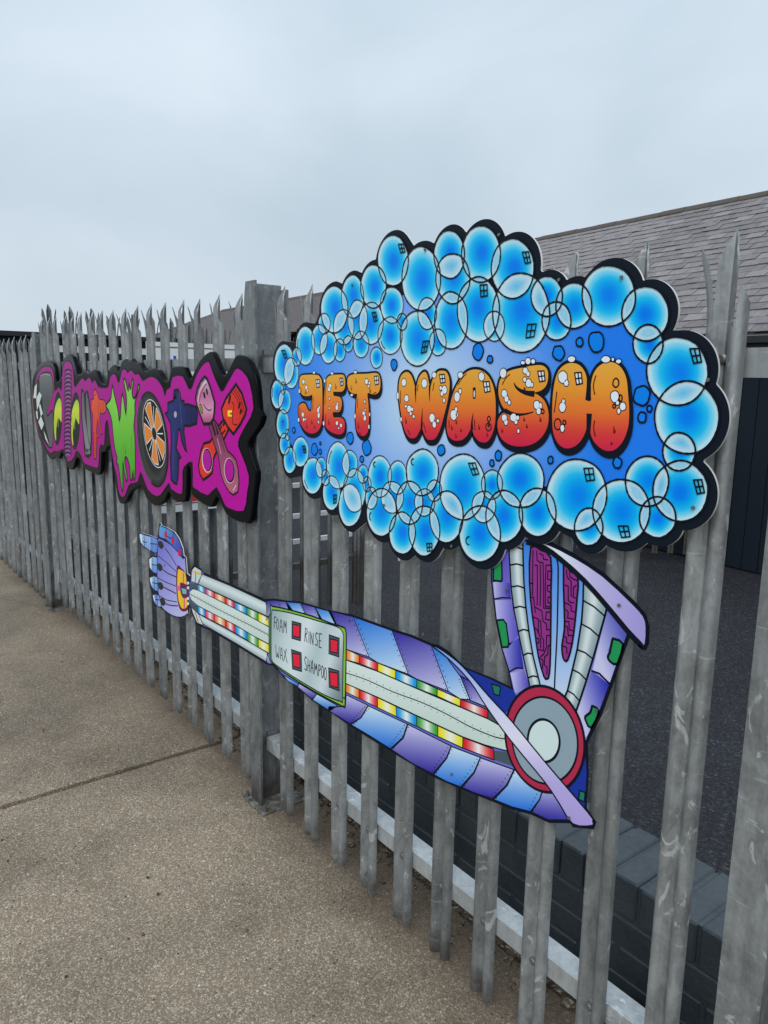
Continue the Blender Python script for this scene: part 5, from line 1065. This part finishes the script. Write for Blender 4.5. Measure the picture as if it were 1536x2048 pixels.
def dX(mb):
    e = lambda cx, cy, rx, ry, t=.05, n=28: V.ell(*T_([(cx, cy)])[0], rx * .22786, ry * .22786, n, t)
    RD = (222, 52, 44)
    shp(mb, T_([(1140, 645), (1172, 745), (1130, 830), (1060, 905), (1066, 940), (1040, 1000), (1030, 1120), (1000, 1150), (950, 1185), (920, 1130), (908, 1060), (930, 930), (955, 865), (1010, 850), (1050, 790), (1090, 705)]), RD, 3, .010, 1)
    for w in ([(1108, 700), (1118, 715), (1098, 760), (1088, 745)], [(1135, 665), (1145, 690), (1128, 720), (1118, 700)], [(1140, 740), (1150, 750), (1110, 800), (1100, 790)]): V.fill(mb, T_(w), (36, 12, 18), 4.4)
    V.fill(mb, e(985, 1012, 46, 108), (226, 210, 214), 4.6); V.fill(mb, e(987, 1010, 42, 102), BK, 5); V.fill(mb, e(983, 1012, 36, 92), (176, 18, 150), 5.6)
    shp(mb, T_([(1112, 560), (1150, 470), (1200, 400), (1238, 345), (1290, 425), (1330, 560), (1320, 610), (1280, 690), (1216, 782), (1170, 725), (1125, 640)]), lambda x, y: lerp((232, 66, 48), (206, 40, 40), (x - 440) / 50), 6.2, .011, 1, 8)
    for o_ in (0, 14, 30): V.stroke(mb, smooth(T_([(1222 - o_, 372 + o_), (1268 - o_, 440 + o_ * .6), (1300 - o_, 530), (1310 - o_, 600)]), 3, False), .0034, 7.4, (60, 14, 18))
    for a, b, c, d in ((1183, 478, 10, 44), (1268, 530, 9, 32), (1280, 585, 9, 26)): V.fill(mb, e(a, b, c, d, -.2, 16), (16, 12, 18), 7.8)
    V.stroke(mb, smooth(T_([(1200, 500), (1222, 530), (1208, 600), (1212, 690), (1250, 700)]), 3, False), .004, 7.8, (40, 10, 16))
    V.fill(mb, T_([(1166, 575), (1204, 572), (1204, 592), (1184, 594), (1184, 612), (1202, 612), (1202, 628), (1166, 626)]), (240, 226, 40), 8.2)
    shp(mb, T_([(1000, 705), (1020, 680), (1046, 655), (1072, 690), (1105, 760), (1140, 860), (1165, 930), (1210, 970), (1240, 1010), (1256, 1080), (1264, 1200), (1255, 1290), (1212, 1316), (1180, 1290), (1135, 1215), (1105, 1130), (1095, 1040), (1080, 960), (1040, 850)]), lambda x, y: lerp((124, 52, 88), (178, 96, 124), (y - 860) / 110), 8.6, .006, 1, 7)
    for w in ([(1022, 690), (1036, 680), (1066, 790), (1052, 800)], [(1048, 668), (1060, 690), (1090, 780), (1076, 790)]): V.fill(mb, T_(w), (36, 12, 30), 9.6)
    V.stroke(mb, T_([(1075, 820), (1110, 960)]), .004, 9.6, (214, 160, 184)); V.stroke(mb, T_([(1096, 800), (1140, 940)]), .003, 9.6, (84, 26, 60))
    V.fill(mb, e(1182, 1102, 48, 112), (224, 200, 210), 9.8); V.fill(mb, e(1184, 1102, 45, 106), BK, 10.2); V.fill(mb, e(1180, 1098, 38, 94), (176, 18, 150), 10.8)
    V.stroke(mb, T_([(1212, 1280), (1240, 1230)]), .003, 9.8, (230, 210, 220))
    shp(mb, T_([(884, 470), (900, 385), (930, 320), (965, 278), (985, 300), (1020, 390), (1052, 505), (1048, 600), (1040, 650), (1015, 690), (955, 694), (925, 610), (900, 540)]), lambda x, y: grad([(0, (206, 188, 204)), (.35, (186, 108, 150)), (.7, (212, 150, 180)), (1, (168, 60, 112))], (y - 755) / 95), 11.4, .011, 1, 6)
    for o_ in (0, 12, 26): V.stroke(mb, smooth(T_([(892 + o_, 500), (908 + o_, 400 + o_), (940 + o_, 335 + o_), (968 + o_ * .6, 300 + o_ * 1.6)]), 3, False), .0034, 12.4, (58, 22, 40) if o_ != 12 else (226, 216, 226))
    for a, b, c, d in ((962, 440, 9, 32), (985, 410, 8, 30)): V.fill(mb, e(a, b, c, d, .15, 16), (22, 14, 22), 12.8)
    V.fill(mb, e(935, 560, 12, 42, .2, 16), (138, 140, 40), 12.8); V.stroke(mb, e(935, 560, 12, 42, .2, 16), .003, 13.2, BK, closed=True)
    V.stroke(mb, smooth(T_([(955, 520), (980, 560), (1010, 575), (1025, 560)]), 3, False), .004, 12.8, (40, 12, 26))
emblem('letter', 'letter X of two crossed pistons with smiling heads, one pink, one red', dX)
for a, b in (((1158, 560), (1288, 590)),):
    pass
